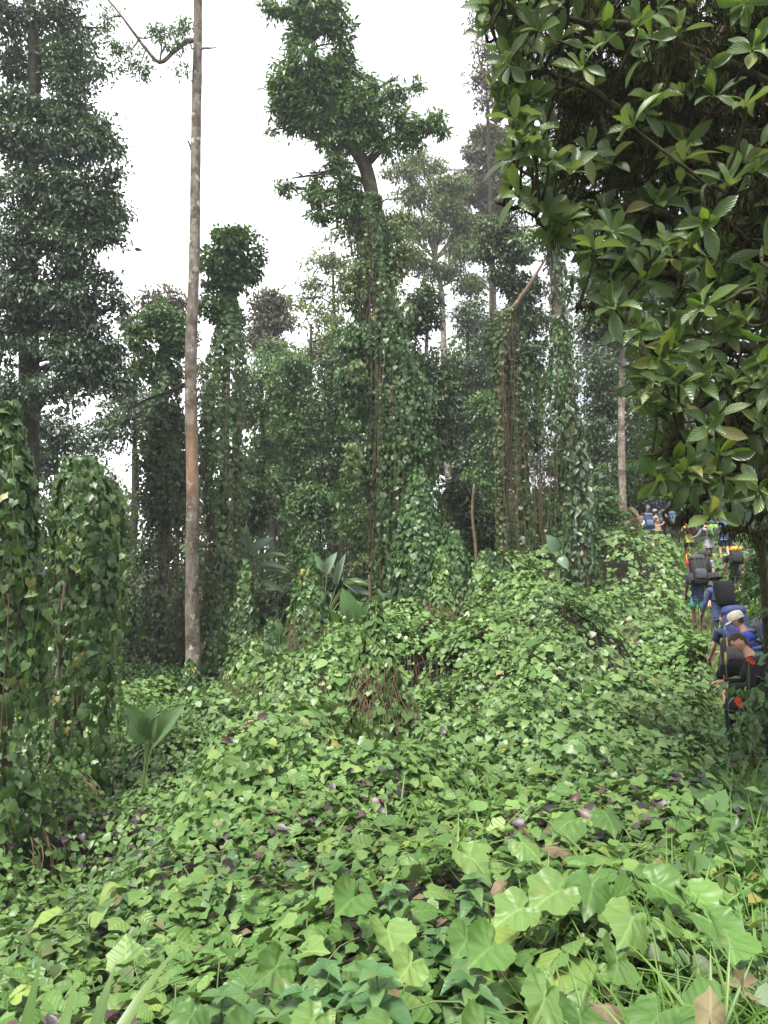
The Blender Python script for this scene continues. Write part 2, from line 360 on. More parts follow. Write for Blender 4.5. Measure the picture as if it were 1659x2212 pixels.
def rough_mat(name, cols, scale=6.0, detail=6.0, rough=.9, bump=.4, dist=.02, stretch=(1, 1, 1), spots=None, metallic=0, spec=.3):
    m, nt = mat_new(name); L = nt.links.new
    tc = N(nt, 'ShaderNodeTexCoord'); mp = N(nt, 'ShaderNodeMapping'); mp.inputs['Scale'].default_value = stretch; L(tc.outputs['Object'], mp.inputs['Vector'])
    nz = N(nt, 'ShaderNodeTexNoise', Scale=scale, Detail=detail, Roughness=.65); L(mp.outputs['Vector'], nz.inputs['Vector'])
    rp = ramp(nt, cols); L(nz.outputs['Fac'], rp.inputs['Fac']); c = rp.outputs['Color']
    if spots:
        for (sscale, lo, hi, colr, seed) in spots:
            n2 = N(nt, 'ShaderNodeTexNoise', Scale=sscale, Detail=3.0, noise_dimensions='4D', W=seed); L(tc.outputs['Object'], n2.inputs['Vector'])
            r2 = N(nt, 'ShaderNodeMapRange'); r2.inputs['From Min'].default_value = lo; r2.inputs['From Max'].default_value = hi; L(n2.outputs['Fac'], r2.inputs['Value'])
            x = N(nt, 'ShaderNodeMixRGB'); L(r2.outputs['Result'], x.inputs['Fac']); L(c, x.inputs['Color1']); x.inputs['Color2'].default_value = (*colr, 1); c = x.outputs['Color']
    p = N(nt, 'ShaderNodeBsdfPrincipled', Roughness=rough, Metallic=metallic); p.inputs['Specular IOR Level'].default_value = spec; L(c, p.inputs['Base Color'])
    if bump:
        b = N(nt, 'ShaderNodeBump', Strength=bump, Distance=dist); L(nz.outputs['Fac'], b.inputs['Height']); L(b.outputs['Normal'], p.inputs['Normal'])
    out = N(nt, 'ShaderNodeOutputMaterial'); L(p.outputs[0], out.inputs['Surface'])
    return m
def g3(r, g, b, k=1.0): return (r * k, g * k, b * k)
M = {}
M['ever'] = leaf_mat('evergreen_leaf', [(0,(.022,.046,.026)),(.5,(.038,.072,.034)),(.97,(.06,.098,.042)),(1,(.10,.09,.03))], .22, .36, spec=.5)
M['mid'] = leaf_mat('mid_green_leaf', [(0,(.030,.068,.020)),(.5,(.052,.108,.030)),(.96,(.08,.14,.04)),(1,(.16,.14,.03))], .28, .42)
M['light'] = leaf_mat('light_green_leaf', [(0,(.055,.085,.030)),(.5,(.085,.125,.042)),(.93,(.12,.15,.055)),(1,(.17,.13,.05))], .34, .5)
M['brown'] = leaf_mat('brownish_leaf', [(0,(.045,.050,.026)),(.5,(.070,.070,.036)),(.9,(.095,.085,.045)),(1,(.13,.075,.035))], .25, .55)
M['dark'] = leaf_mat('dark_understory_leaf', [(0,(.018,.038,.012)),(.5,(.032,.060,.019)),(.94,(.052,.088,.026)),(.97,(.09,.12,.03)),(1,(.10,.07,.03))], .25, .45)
M['vine'] = leaf_mat('vine_leaf', [(0,(.028,.068,.020)),(.5,(.045,.098,.028)),(.95,(.07,.13,.036)),(.985,(.09,.15,.04)),(1,(.26,.20,.03))], .28, .42, clump=.3)
M['ivy'] = leaf_mat('ivy_leaf', [(0,(.028,.064,.018)),(.5,(.046,.094,.027)),(.95,(.074,.126,.036)),(.972,(.085,.14,.045)),(.985,(.20,.18,.05)),(1,(.24,.20,.06))], .22, .42, vein=.4, clump=.3)
M['creep'] = leaf_mat('creeper_leaf', [(0,(.046,.100,.022)),(.4,(.073,.141,.034)),(.9,(.112,.188,.052)),(.985,(.14,.21,.06)),(1,(.20,.16,.05))], .17, .42, vein=.3, clump=.25, cscale=.5, under=(.09,.14,.06))
M['creep_near'] = leaf_mat('near_creeper_leaf', [(0,(.044,.098,.022)),(.4,(.072,.141,.034)),(.90,(.114,.188,.052)),(.97,(.14,.205,.045)),(1,(.16,.21,.04))], .17, .40, vein=.45, clump=.22, cscale=.9, spec=.25, under=(.085,.13,.06), blotch=.35, bump=.25, side=9)
M['purple'] = leaf_mat('purple_leaf', [(0,(.026,.020,.024)),(.6,(.045,.032,.040)),(1,(.065,.022,.024))], .12, .42, vein=.2, under=(.055,.045,.05))
M['wither'] = leaf_mat('withered_leaf', [(0,(.10,.07,.04)),(.5,(.15,.115,.07)),(1,(.11,.105,.045))], .15, .8, vein=.4, blotch=.4)
M['big'] = leaf_mat('broad_leaf', [(0,(.044,.086,.024)),(.5,(.070,.120,.034)),(.88,(.105,.160,.044)),(.95,(.14,.17,.036)),(1,(.24,.22,.10))], .38, .36, vein=.55, under=(.085,.115,.06), spec=.5, clump=.2, bump=.3, side=14)
M['pale'] = leaf_mat('pale_ivy_leaf', [(0,(.052,.090,.050)),(.5,(.078,.122,.070)),(.95,(.11,.155,.09)),(1,(.2,.17,.06))], .2, .38, vein=.35)
M['grass'] = leaf_mat('grass_blade', [(0,(.045,.11,.018)),(.5,(.075,.155,.026)),(.93,(.11,.20,.035)),(1,(.24,.22,.09))], .32, .45, clump=.25)
M['blade'] = leaf_mat('broad_grass_blade', [(0,(.075,.145,.032)),(1,(.115,.195,.045))], .36, .4, vein=.3, side=0)
M['herb'] = leaf_mat('herb_leaf', [(0,(.038,.092,.030)),(.6,(.058,.125,.040)),(1,(.09,.15,.05))], .2, .45, vein=.22, bump=.12, side=11)
M['paddle'] = leaf_mat('paddle_leaf', [(0,(.055,.125,.035)),(.5,(.085,.155,.065)),(1,(.12,.19,.10))], .4, .3, vein=.4, side=22, bump=.4)
M['paddle_pale'] = leaf_mat('pale_paddle_leaf', [(0,(.10,.165,.11)),(.6,(.15,.21,.16)),(1,(.10,.18,.06))], .25, .28, vein=.4, side=22, bump=.3, spec=.6)
M['moss'] = leaf_mat('moss', [(0,(.012,.013,.005)),(.6,(.022,.022,.008)),(1,(.05,.05,.014))], .12, .9, spec=.1, clump=.4, cscale=2)
M['fern'] = leaf_mat('fern_leaf', [(0,(.05,.10,.03)),(1,(.085,.145,.045))], .3, .5)
M['red'] = leaf_mat('red_petal', [(0,(.42,.03,.015)),(1,(.55,.07,.02))], .25, .5)
M['soil'] = rough_mat('soil', [(.3,(.008,.009,.005)),(.55,(.016,.017,.008)),(.7,(.028,.022,.012))], 9, 8, .95, .8, .05)
M['trailm'] = rough_mat('trail_soil', [(.3,(.05,.045,.022)),(.6,(.075,.075,.03)),(.75,(.10,.08,.045))], 4, 8, .95, .5, .04)
M['pale_bark'] = rough_mat('pale_bark', [(.34,(.10,.078,.055)),(.5,(.20,.165,.125)),(.62,(.27,.235,.19)),(.75,(.33,.32,.28))], 5, 9, .9, .55, .03, (1,1,.5),
     [(2.2,.56,.62,(.10,.075,.055),1.0),(7,.60,.64,(.035,.028,.02),2.0),(5.5,.62,.66,(.42,.42,.38),5.0)])
M['bark'] = rough_mat('dark_bark', [(.3,(.016,.013,.010)),(.55,(.034,.028,.021)),(.75,(.062,.054,.042))], 7, 8, .92, .7, .03, (1,1,.25), [(3,.56,.64,(.05,.062,.024),3.0)])
M['brown_bark'] = rough_mat('brown_bark', [(.3,(.06,.042,.028)),(.55,(.12,.088,.06)),(.75,(.19,.15,.11))], 8, 8, .92, .7, .03, (1,1,.22), [(3,.60,.66,(.22,.13,.07),3.0)])
M['twig'] = rough_mat('twig_bark', [(.3,(.05,.04,.026)),(.7,(.12,.10,.075))], 9, 4, .9, .3)
M['mossbark'] = rough_mat('mossy_bark', [(.3,(.014,.012,.006)),(.5,(.028,.026,.010)),(.7,(.058,.055,.016))], 22, 6, .95, .9, .02)
M['dry'] = rough_mat('dry_vine', [(.3,(.075,.052,.030)),(.7,(.17,.125,.075))], 9, 4, .9, .3)
M['stem'] = rough_mat('green_stem', [(.3,(.06,.10,.03)),(.7,(.11,.15,.05))], 9, 3, .6, .1)
# ============================================================ GROUND, PATH, CREEPER
def build_ground():
    u = np.linspace(-1, 1, 190); gx = np.sign(u) * (np.abs(u) * 16 + np.abs(u) ** 4 * 200)
    v = np.linspace(0, 1, 210); gy = -14 + v * 62 + v ** 5 * 200
    X, Y = np.meshgrid(gx, gy); x = X.ravel(); y = Y.ravel()
    z = soil(x, y) + .05 * fbm(np.c_[x, y], 1.3, 4) - .03
    nx, ny = len(gx), len(gy); i = np.arange(ny - 1)[:, None] * nx; j = np.arange(nx - 1)[None]
    q = np.stack([i + j, i + j + 1, i + nx + j + 1, i + nx + j], -1).reshape(-1, 4)
    o = mesh('ground', np.c_[x, y, z], [q], M['soil']); o['kind'] = 'structure'
    P = PATHD[8:]; tg = nrm(np.gradient(P, axis=0)); nn = np.c_[-tg[:, 1], tg[:, 0]]; offs = np.linspace(-.45, .45, 5)
    pv = (P[:, None] + nn[:, None] * offs[None, :, None]).reshape(-1, 2)
    pz = soil(pv[:, 0], pv[:, 1]) + .03 + .05 * fbm(pv, 1.3, 4)
    n = len(P); i = np.arange(n - 1)[:, None] * 5; j = np.arange(4)[None]
    q = np.stack([i + j, i + 5 + j, i + 6 + j, i + 1 + j], -1).reshape(-1, 4)
    o = mesh('path', np.c_[pv, pz], [q], M['trailm']); o['kind'] = 'structure'
build_ground()

_hr = np.random.default_rng(12)
HUMPS = [(G(xd, D)[:2], r, h) for xd, D, r, h in [(805,11.2,.62,1.0),(735,15.0,1.1,.95),(640,17,.9,.7),(560,19,.9,.85),(470,19.5,.7,.4),(952,18,.7,1.15),(870,16.5,1.1,.9),(1010,15,1.0,.75),(1090,13,1.0,.55),(1180,12.3,1.1,.55),(1130,19,1.3,.9),(1050,21,1.2,.9),
   (1290,20,1.3,.8),(1230,16.5,1.2,.6),(1390,17,1.1,.5),(1330,25,1.4,.8),(1200,25,1.2,.7),(1420,27,1.3,.6),(700,20,1.0,.8),(790,21.5,1.0,.9),(890,21.5,1.2,1.0),(1100,24,1.2,.9),(980,25,1.2,.9),(520,8.0,.9,.35),(640,8.8,.9,.35),(460,14.5,.8,.4),(380,13.5,.7,.3),(620,13,.9,.45),(700,11.5,.7,.4),(930,12.5,.8,.5),(1290,12,.9,.35),(1010,9.5,.8,.3),(1180,9,.9,.25),(860,7.6,.8,.25),(60,9.4,.7,.6),(150,11.6,.6,.6),(250,14,.7,.5),(330,19,.8,.5)]]
PITS = [(W(xd, yd, D)[:2], r) for xd, yd, D, r in [(620,2090,2.6,.22),(590,2030,2.9,.25),(700,2120,2.4,.18),(1120,1990,2.7,.25),(1240,1960,2.9,.22),(1000,2060,2.4,.18),(930,1800,4.2,.3),(620,1730,6,.3),(1180,2090,2.2,.16),(420,1990,3.4,.25),(280,1930,4.4,.3),(1330,2050,2.4,.2),(800,1760,4.8,.28),(1480,1990,2.6,.2),(540,1850,4.3,.25)]]
def pits(x, y):
    t = np.zeros(len(x))
    for c, r in PITS: t = np.maximum(t, np.exp(-((x - c[0]) ** 2 + (y - c[1]) ** 2) / r ** 2))
    return t
def humps(x, y):
    t = np.zeros(len(x))
    for c, r, h in HUMPS:
        dx, dy = x - c[0], y - c[1]; rr = np.sqrt(dx * dx + dy * dy * .8) / (r * (1 + .28 * fbm(np.c_[dx, dy], 1.6 / r, 17, 2)))
        t = np.maximum(t, h * np.exp(-np.clip(rr, 0, 4) ** 3.2))
    return t
def thick(x, y):
    x = np.atleast_1d(x); y = np.atleast_1d(y); p = np.c_[x, y]
    far = np.clip((np.hypot(x, y) - 3) / 9, 0, 1)
    t = .27 + (.16 + .30 * far) * np.maximum(fbm(p, .62, 11, 2), -.6) + (.09 + .10 * far) * fbm(p, 1.7, 12, 2) + .085 * fbm(p, 4.2, 13, 2)
    pd, s = path_dist(x, y)
    return (np.maximum(t * (1 + .35 * far), .05) + humps(x, y)) * np.clip((pd - .2) / .55, .12, 1) * (1 - .75 * pits(x, y))
def canopy(x, y): return soil(x, y) + thick(x, y)
def can_norm(x, y, e=.18):
    z0 = canopy(x, y); return nrm(np.stack([-(canopy(x + e, y) - z0) / e, -(canopy(x, y + e) - z0) / e, np.ones_like(x)], -1)), z0
def sample_ground(d0, d1, dens, margin=.12):
    """points on the ground the picture can look at, between two distances"""
    out = []
    half = .5194 + margin; ymax = d1
    n = int(dens * half * 2 * ymax * ymax * .55 * 2)
    x = rng.uniform(-half * ymax - 1, half * ymax + 1, n); y = rng.uniform(-.2, ymax, n)
    D = np.hypot(x, y); ok = (D > d0) & (D < d1) & (np.abs(x) < half * np.maximum(y, .5) + .9)
    x, y = x[ok], y[ok]
    keep = len(x); return x, y
def creeper_zone(x, y):
    """0..1 how much creeper grows here: not on the path, not deep under the left trees or behind the trunks"""
    pd, s = path_dist(x, y)
    a = np.clip((pd - .15) / .5, 0, 1)
    right = (s > 0) & (pd > .7)
    a = np.where(right & (np.hypot(x, y) > 4), a * .25, a)
    # bottom right corner: grass
    corner = np.clip((x - .80) / .4, 0, 1) * np.clip((2.9 - y) / .8, 0, 1)
    return a * (1 - .85 * corner) * (1 - .72 * pits(x, y))
def carpet(lb, d0, d1, dens, size, tmpl, layers=2, wr=1.0, sub=None):
    for L in range(layers):
        x, y = sample_ground(d0, d1, dens * 2.1)
        k = rng.random(len(x)) < creeper_zone(x, y); x, y = x[k], y[k]
        if sub is not None:
            k = sub(x, y); x, y = x[k], y[k]
        n, z = can_norm(x, y)
        st = rng.random(len(x)) * 2.6 < 1 / np.maximum(n[:, 2], .38); x, y, z, n = x[st], y[st], z[st], n[st]
        gap = fbm(np.c_[x, y], 1.7, 23, 2)
        k = rng.random(len(x)) < np.clip((.80 if L == 0 else .95) + 1.2 * gap, .10, 1); x, y, z, n = x[k], y[k], z[k], n[k]
        m = len(x); th = thick(x, y)
        dep = -np.minimum(th, .5) * (.62 * rng.random(m) ** 1.8 - .12 if L == 0 else .30 + .45 * rng.random(m)) + .03 * rng.normal(size=m)
        nn = nrm(n * 1.1 + np.array([0, -.10, .6]) + rng.normal(size=(m, 3)) * .52)
        tt = n * np.array([1, 1, 0]) * 1.4 + np.array([0, -.35, 0]) + rng.normal(size=(m, 3)) * np.array([.8, .8, .2])
        tt = tt - nn * (tt * nn).sum(-1, keepdims=True)
        l = size * np.exp(rng.normal(size=m) * .33) * (1 if L == 0 else .9)
        lb.add(tmpl, np.c_[x, y, z + dep], tt, nn, l * wr, l, rng.random(m) * (1 if L == 0 else .45))  # lower layer keeps to darker leaf tones, painting shade into the gaps
# nearest creeper, leaf by leaf
c = thing('creeper', 'dense creeper with large soft angular leaves on the near bank at the bottom', 'creeper', (-.5, 3, 0))
def gully(x, y): return (x < np.interp(y, [2.5, 4, 5, 6.5, 8, 10, 13, 18], [-3.9, -3.2, -2.7, -2.05, -1.7, -1.9, -2.8, -6])) & (y < 18)
ngul = lambda x, y: ~gully(x, y)
near = LB(); carpet(near, 1.35, 4.2, 230, .100, T_BIGL + T_WIDE + T_HEART[:2], 2, 1.0, ngul); carpet(near, 4.2, 7.6, 260, .092, T_WIDE + T_LOB[:2] + T_HEART, 2, 1.0, ngul)
# big pumpkin-like leaves at the very front
bigs = LB()
def big_at(lst):
    for (xd, yd, D, s, yaw, tilt) in lst:
        p = W(xd, yd, D); p[2] = max(min(p[2], canopy(p[0], p[1])[0] + .16), canopy(p[0], p[1])[0] - .02); n = nrm(np.array([math.sin(yaw) * tilt, -tilt * abs(math.cos(yaw)) - .15, 1.0])); t = np.array([math.cos(yaw + .8), -abs(math.sin(yaw)) - .2, -.2])
        s *= .9; bigs.add(T_BIG, p[None], t[None], n[None], s * 1.05, s, rng.random(1) * .9)
big_at([(1000,2140,1.95,.24,.3,.5),(1140,2150,1.9,.25,2.2,.9),(1280,1800,3.5,.30,1.2,.3),(1380,1830,3.5,.26,.2,.4),(1230,1850,3.4,.30,2.8,.3),(1500,1870,3.2,.27,.4,.5),(1370,1940,3.0,.26,1.4,.8),
        (1330,1980,2.8,.24,1.1,1.2),(860,2170,2.1,.20,2,.4),(780,1850,3.8,.27,1.5,.6),(830,1900,3.6,.28,.6,.9),(985,1790,4.4,.30,.2,.3),(960,2200,1.8,.27,.9,.3),(1440,2170,2.2,.20,2.2,.3),
        (620,1960,3.3,.24,1.6,1.3),(900,1960,3.2,.22,1.5,.7),(1150,1890,3.3,.26,2.9,.3),(1470,1810,3.5,.25,.5,.5),(1110,1760,4.4,.24,.3,.2),(1250,1720,5,.3,2.7,.2),(1300,1700,5.3,.3,.7,.2),(1560,1920,2.9,.24,1,.5),
        (1080,1940,3.0,.25,2.1,.6),(1180,2010,2.6,.23,1.2,.7),(1240,2060,2.4,.22,.8,.8),(700,2050,2.7,.2,1.7,.6),(1020,1870,3.4,.24,1.5,.5),(1060,2060,2.3,.2,1.5,.5),(430,2140,2.6,.18,1,.4),(560,2180,2.3,.17,2,.4)])
top = near.take(seen_score, 262)
leaf_objects(bigs.take(seen_score, 300), M['creep_near'], c); leaf_objects(top, M['creep_near'], c)
near.build('foliage', M['creep_near'], c, 'stuff')
# stems and tendrils among the leaves
mb = MB()
x, y = sample_ground(1.5, 6, 14)
k = rng.random(len(x)) < creeper_zone(x, y); x, y = x[k][:420], y[k][:420]; z = canopy(x, y)
for a, b, h in zip(x, y, z):
    d = rng.normal(size=2) * .16; e = rng.normal(size=2) * .2
    mb.tube(spline([(a, b, h - .28), (a + d[0], b + d[1], h - .08), (a + d[0] + e[0] * .5, b + d[1] + e[1] * .5, h + rng.uniform(-.02, .06)), (a + d[0] + e[0], b + d[1] + e[1], h + rng.uniform(-.05, .05))], 7), .0035, 4, cap=False)
mb.build('stems', M['stem'], c, kind='stuff')
# dead leaves and bits on the soil under the creeper
x, y = sample_ground(1.4, 12, 70); m = len(x); lt = LB(); l = rng.uniform(.03, .11, m)
lt.add(T_DIA + T_LO, np.c_[x, y, soil(x, y) + rng.uniform(.0, .06, m)], rng.normal(size=(m, 3)) * [1, 1, .2], nrm(rng.normal(size=(m, 3)) * .5 + [0, 0, 1]), l * .8, l)
M['litter'] = leaf_mat('leaf_litter', [(0,(.03,.02,.012)),(.6,(.07,.05,.028)),(1,(.14,.10,.06))], .05, .85)
o = lt.build('leaf_litter', M['litter'], None, 'stuff'); setp(o, 'brown dead leaves and bits on the soil under the near creeper', 'leaf litter')
# withered leaves, each to be picked out
wl = LB()
for (xd, yd, D, s) in [(1268,2010,2.55,.2),(1225,1740,4.6,.2),(1235,1760,4.5,.18),(1105,1950,3.0,.17),(465,1690,6.3,.16),(1300,2080,2.25,.22),(1480,2040,2.5,.16),(720,2200,2.1,.14),(1690-60,2050,2.4,.15),(1530,2150,2.1,.17),(870,1990,3,.15),(1085,1785,4.2,.16),(1600,2100,2.2,.15),(1215,1690,5.2,.2)]:
    p = W(xd, yd, D); p[2] = canopy(p[0], p[1])[0] + .05; wl.add(T_CRUMP, p[None], nrm(rng.normal(size=(1, 3))), nrm(np.array([[0, -.6, 1.]]) + rng.normal(size=(1, 3)) * .3), s * .72, s * .8)
leaf_objects(wl.take(seen_score, 99), M['wither'], c, 'leaf', 'withered tan leaf with ragged edges')
# purple-leaved creeper between the green
pc = thing('sweet_potato_vine', 'purple leaved trailing vine showing in patches between green creeper leaves', 'vine', (-.5, 4, -.2))
pl = LB()
for (d0, d1, dn, s) in ((1.6, 4.5, 80, .085), (4.5, 11, 50, .095)):
    x, y = sample_ground(d0, d1, dn); k = (fbm(np.c_[x, y], 1.5, 31, 2) > .54) & (rng.random(len(x)) < creeper_zone(x, y)); x, y = x[k], y[k]
    n, z = can_norm(x, y); m = len(x)
    nn = nrm(n + np.array([0, -.2, .5]) + rng.normal(size=(m, 3)) * .45); l = s * rng.uniform(.6, 1.3, m)
    pl.add(T_HEART, np.c_[x, y, z + rng.uniform(-.04, .05, m)], rng.normal(size=(m, 3)) * [1, 1, .3], nn, l * .8, l)
leaf_objects(pl.take(seen_score, 220), M['purple'], pc); pl.build('foliage', M['purple'], pc, 'stuff')

# other small plants mixed in
for nm, lab, mt, d0, d1, dn, sz, seed in (('heart_leaf_vine','paler heart leaved vine scattered through the near bank','herb',1.8,9,70,.075,51),('twining_vine','light yellow green vine tips running over the near creeper','light',2.2,12,40,.08,52)):
    x, y = sample_ground(d0, d1, dn); k = (fbm(np.c_[x, y], 1.2, seed, 2) > .18) & (rng.random(len(x)) < creeper_zone(x, y)); x, y = x[k], y[k]; n, z = can_norm(x, y); m = len(x); lb = LB()
    l = sz * rng.uniform(.5, 1.3, m); lb.add(T_HEART, np.c_[x, y, z + rng.uniform(-.06, .06, m)], rng.normal(size=(m, 3)) * [1, 1, .4] + [0, -.3, 0], nrm(n + [0, -.2, .5] + rng.normal(size=(m, 3)) * .5), l * .85, l)
    o = lb.build(nm, M[mt], None, 'stuff'); setp(o, lab, 'vine')
# creeper farther up the slope: one leaf carpet with its largest leaves singled out
c2 = thing('creeper', 'bright green creeper blanket over the sloping clearing below the line of hikers', 'creeper', (3, 14, 0))
mid = LB()
carpet(mid, 7.6, 13.5, 215, .094, T_LOB + T_HEART[:2], 2, 1.0, ngul); carpet(mid, 13.5, 21, 170, .105, T_LO, 2, 1.0, ngul)
leaf_objects(mid.take(seen_score, 280), M['creep'], c2); mid.build('foliage', M['creep'], c2, 'stuff')
gl = LB(); carpet(gl, 3.5, 18, 230, .075, T_LO + T_HEART[:1], 2, 1.0, gully); o = gl.build('gully_creeper', M['creep'], None, 'stuff'); setp(o, 'small leaved creeper in the dip at left below the ivy columns', 'creeper')
far = LB(); carpet(far, 21, 38, 75, .15, T_LO, 1, sub=lambda x, y: (x > -18)); 
o = far.build('creeper_carpet', M['creep'], None, 'stuff'); setp(o, 'far creeper leaves covering the ground up to the tree line', 'creeper')

m_ = MB(); rs_ = np.random.default_rng(3)
for (c0, r0, h0) in HUMPS:
    if h0 < .6: continue
    for _ in range(34):
        an = rs_.uniform(-2.9, -.2); p0 = c0 + np.array([math.cos(an), math.sin(an)]) * r0 * rs_.uniform(.75, 1.0); z0_ = soil(p0[0], p0[1])[0]; q = np.array([p0[0], p0[1], z0_ + .3 + h0 * rs_.uniform(.3, .7)]); sh = np.array([math.cos(an), math.sin(an), 0]) * .16
        m_.tube(spline([q, q + sh + [rs_.normal() * .06, 0, -h0 * .2], np.array([p0[0], p0[1], z0_ + .1]) + sh * 1.6], 6), .006, 3, cap=False)
m_.build('dry_stems', M['dry'], c2, kind='stuff')
# ------------------------------------------------------------ mounds of creeper over stumps and fallen wood
def mound(label, xd, D, wpx, hpx, yb=None, dens=660, leaf=.13, mat='vine', cone=.5, lean=0.0, stems=0, nobj=0, name='vine_mound', sink=.3):
    b = G(xd, D) if yb is None else W(xd, yb, D); b[2] += .65 * humps(b[:1], b[1:2])[0]; s = D / FL; rw = wpx * s; h = hpx * s
    t = thing(name, label, 'vine mound', b)
    prof = lambda f: (1 - f) ** cone * (1 - .15 * f)
    # dark core added inside the mound to block light behind the leaves
    m = MB(); fs = np.linspace(0, .9, 7)
    pts = np.array([b + [lean * rw * f, 0, h * f - sink * (1 - f)] for f in fs]); m.tube(pts, np.maximum(.70 * rw * prof(fs), .03), 11, .25, int(xd)); m.build('core', M['soil'], t)
    n = int(dens * (rw * h * 3.6 + rw * rw)); f = rng.random(n) ** 1.15; th = rng.uniform(-math.pi * 1.15, math.pi * .15, n)
    dirs = np.c_[np.cos(th), np.sin(th), np.zeros(n)]; lump = 1 + .30 * fbm(np.c_[dirs[:, 0] * 1.2, dirs[:, 1] * 1.2, f * h * 1.1], 1.3 , int(xd) % 50, 3)
    r = rw * prof(f) * lump * rng.uniform(.74, 1.03, n)
    P = b + np.c_[dirs[:, 0] * r + lean * rw * f, dirs[:, 1] * r, h * f * (1 + .06 * rng.normal(size=n))]
    nn = nrm(dirs * .85 + np.array([0, 0, .55]) + rng.normal(size=(n, 3)) * .33); tt = dirs * .35 + np.array([0, 0, -1]) + rng.normal(size=(n, 3)) * .35
    l = leaf * np.exp(rng.normal(size=n) * .28); lb = LB(); lb.add(T_LOB if D < 14 else T_LO + T_LOB[:1], P, tt, nn, l, l)
    if nobj: leaf_objects(lb.take(seen_score, nobj), M[mat], t)
    lb.build('foliage', M[mat], t, 'stuff')
    if stems:
        m = MB()
        for _ in range(stems):
            a = rng.uniform(-2.6, -.5); q = b + np.array([math.cos(a) * rw * .8, math.sin(a) * rw * .8, h * rng.uniform(.2, .5)])
            m.tube(spline([q, q + [rng.normal() * .08, 0, -h * .15], q + [rng.normal() * .12, 0, -h * .35]], 5), .008, 4, cap=False)
        m.build('dry_stems', M['dry'], t)
    return t
mound('steep pyramid of dark creeper on a stump beside the paddle leaved plants', 668, 21, 78, 215, cone=.85, dens=340, stems=30)
mound('tall creeper column leaning on the vine curtain right of the pale trunk', 535, 23.5, 42, 220, cone=.35, dens=380, mat='ivy')
mound('broad dome of creeper at the foot of the big leaning tree', 905, 22.5, 76, 285, cone=.6, dens=340, mat='vine')
mound('low shoulder of creeper right of the big dome', 980, 22, 76, 165, cone=.6, dens=300)
mound('creeper tuft climbing the foot of the pale trunk', 420, 22.5, 28, 90, cone=.35, dens=400, mat='ivy')
mound('low bush of creeper between the column and the pyramid', 592, 22.5, 46, 110, cone=.5, dens=340)
mound('creeper heap leaning on the tree foot right of the dome', 1055, 23, 84, 110, cone=.6, dens=300)

mound('cone shaped creeper clump with a steep shaded side in the middle of the slope', 812, 11.0, 66, 235, cone=.75, dens=420, leaf=.10, mat='creep', nobj=60, stems=40)
mound('cone of creeper under the short dead stick on the upper slope', 952, 17.5, 56, 190, cone=.7, dens=400, leaf=.11, mat='creep', stems=40)
mound('rounded creeper hummock in front of the pyramid mound', 555, 18.0, 84, 130, cone=.6, dens=360, leaf=.11, mat='creep', stems=20)
mound('creeper cone right of the short dead stick', 1040, 20.0, 60, 150, cone=.75, dens=360, leaf=.11, mat='creep', stems=20)
# ------------------------------------------------------------ grass and weeds along the path
def grass_field(name, label, d0, d1, dens, ln, wd, keep, tm, mat='grass'):
    x, y = sample_ground(d0, d1, dens); k = keep(x, y); x, y = x[k], y[k]; m = len(x)
    z = soil(x, y) + .02
    az = rng.uniform(0, 6.283, m); up = nrm(np.c_[np.cos(az) * .45, np.sin(az) * .45, np.ones(m)])
    nn = np.c_[-np.cos(az), -np.sin(az), np.full(m, .3)]
    l = ln * np.exp(rng.normal(size=m) * .35); lb = LB(); lb.add(tm, np.c_[x, y, z], up, nn, wd * rng.uniform(.7, 1.4, m), l)
    o = lb.build(name, M[mat], None, 'stuff'); return setp(o, label, 'grass')
def near_path(x, y, w=1.0):
    pd, s = path_dist(x, y); return rng.random(len(x)) < np.clip(1.35 - pd / w, 0, 1)
grass_field('grass', 'fine green grass beside the foot of the path in the bottom corner', 1.3, 4.5, 480, .20, .010, lambda x, y: (x > .55) & (rng.random(len(x)) < np.clip((x - .5) / .6, 0, 1)), T_GRS)
grass_field('grass', 'grass and weeds edging the path between creeper and shrubs', 4.5, 14, 200, .24, .014, lambda x, y: near_path(x, y, 1.2), T_GLO)
grass_field('grass', 'trodden grass on the climbing path around the hikers', 14, 44, 110, .22, .022, lambda x, y: near_path(x, y, 1.5), T_GLO)
grass_field('tall_grass', 'tall arching grass blades standing out of the creeper in the middle', 2.6, 9, 42, .30, .015, lambda x, y: (fbm(np.c_[x, y], .9, 77, 2) > .25) & (x > -.6), T_GRS, 'blade')

def clump(label, xd, yd, D, n, ln, wd, spread, dirs=None):
    b = W(xd, yd, D); b[2] = canopy(b[0], b[1])[0] - .12; ln = ln + .10; t = thing('grass_clump', label, 'grass', b)
    lb = LB(); az = rng.uniform(0, 6.28, n) if dirs is None else np.array(dirs) + rng.normal(size=n) * .15
    up = nrm(np.c_[np.cos(az) * spread, np.sin(az) * spread * .6, np.ones(n)]); nn = np.c_[-np.cos(az), -np.sin(az) - .2, np.full(n, .35)]
    l = ln * rng.uniform(.7, 1.15, n); lb.add(T_GRS, b + rng.normal(size=(n, 3)) * [.03, .03, .0], up, nn, 1.25 * wd * rng.uniform(.8, 1.2, n), l)
    leaf_objects(lb.take(lambda P, Mx: np.ones(len(P)), 99), M['blade'], t, 'blade')
clump('broad bladed grass clump in the bottom left corner', 165, 2190, 2.5, 11, .52, .036, .7)
clump('single broad grass tuft at the extreme lower left edge', 10, 2190, 2.5, 4, .46, .036, .4)
clump('broad ribbed grass with an upright blade at bottom centre right', 1200, 2290, 1.75, 5, .36, .030, .25)
clump('arching grass tuft left of the withered leaf heap', 1290, 2240, 1.9, 6, .30, .016, .9)
clump('arching broad grass in front of the large pale leaves', 1180, 1830, 3.6, 8, .34, .016, 1.0)
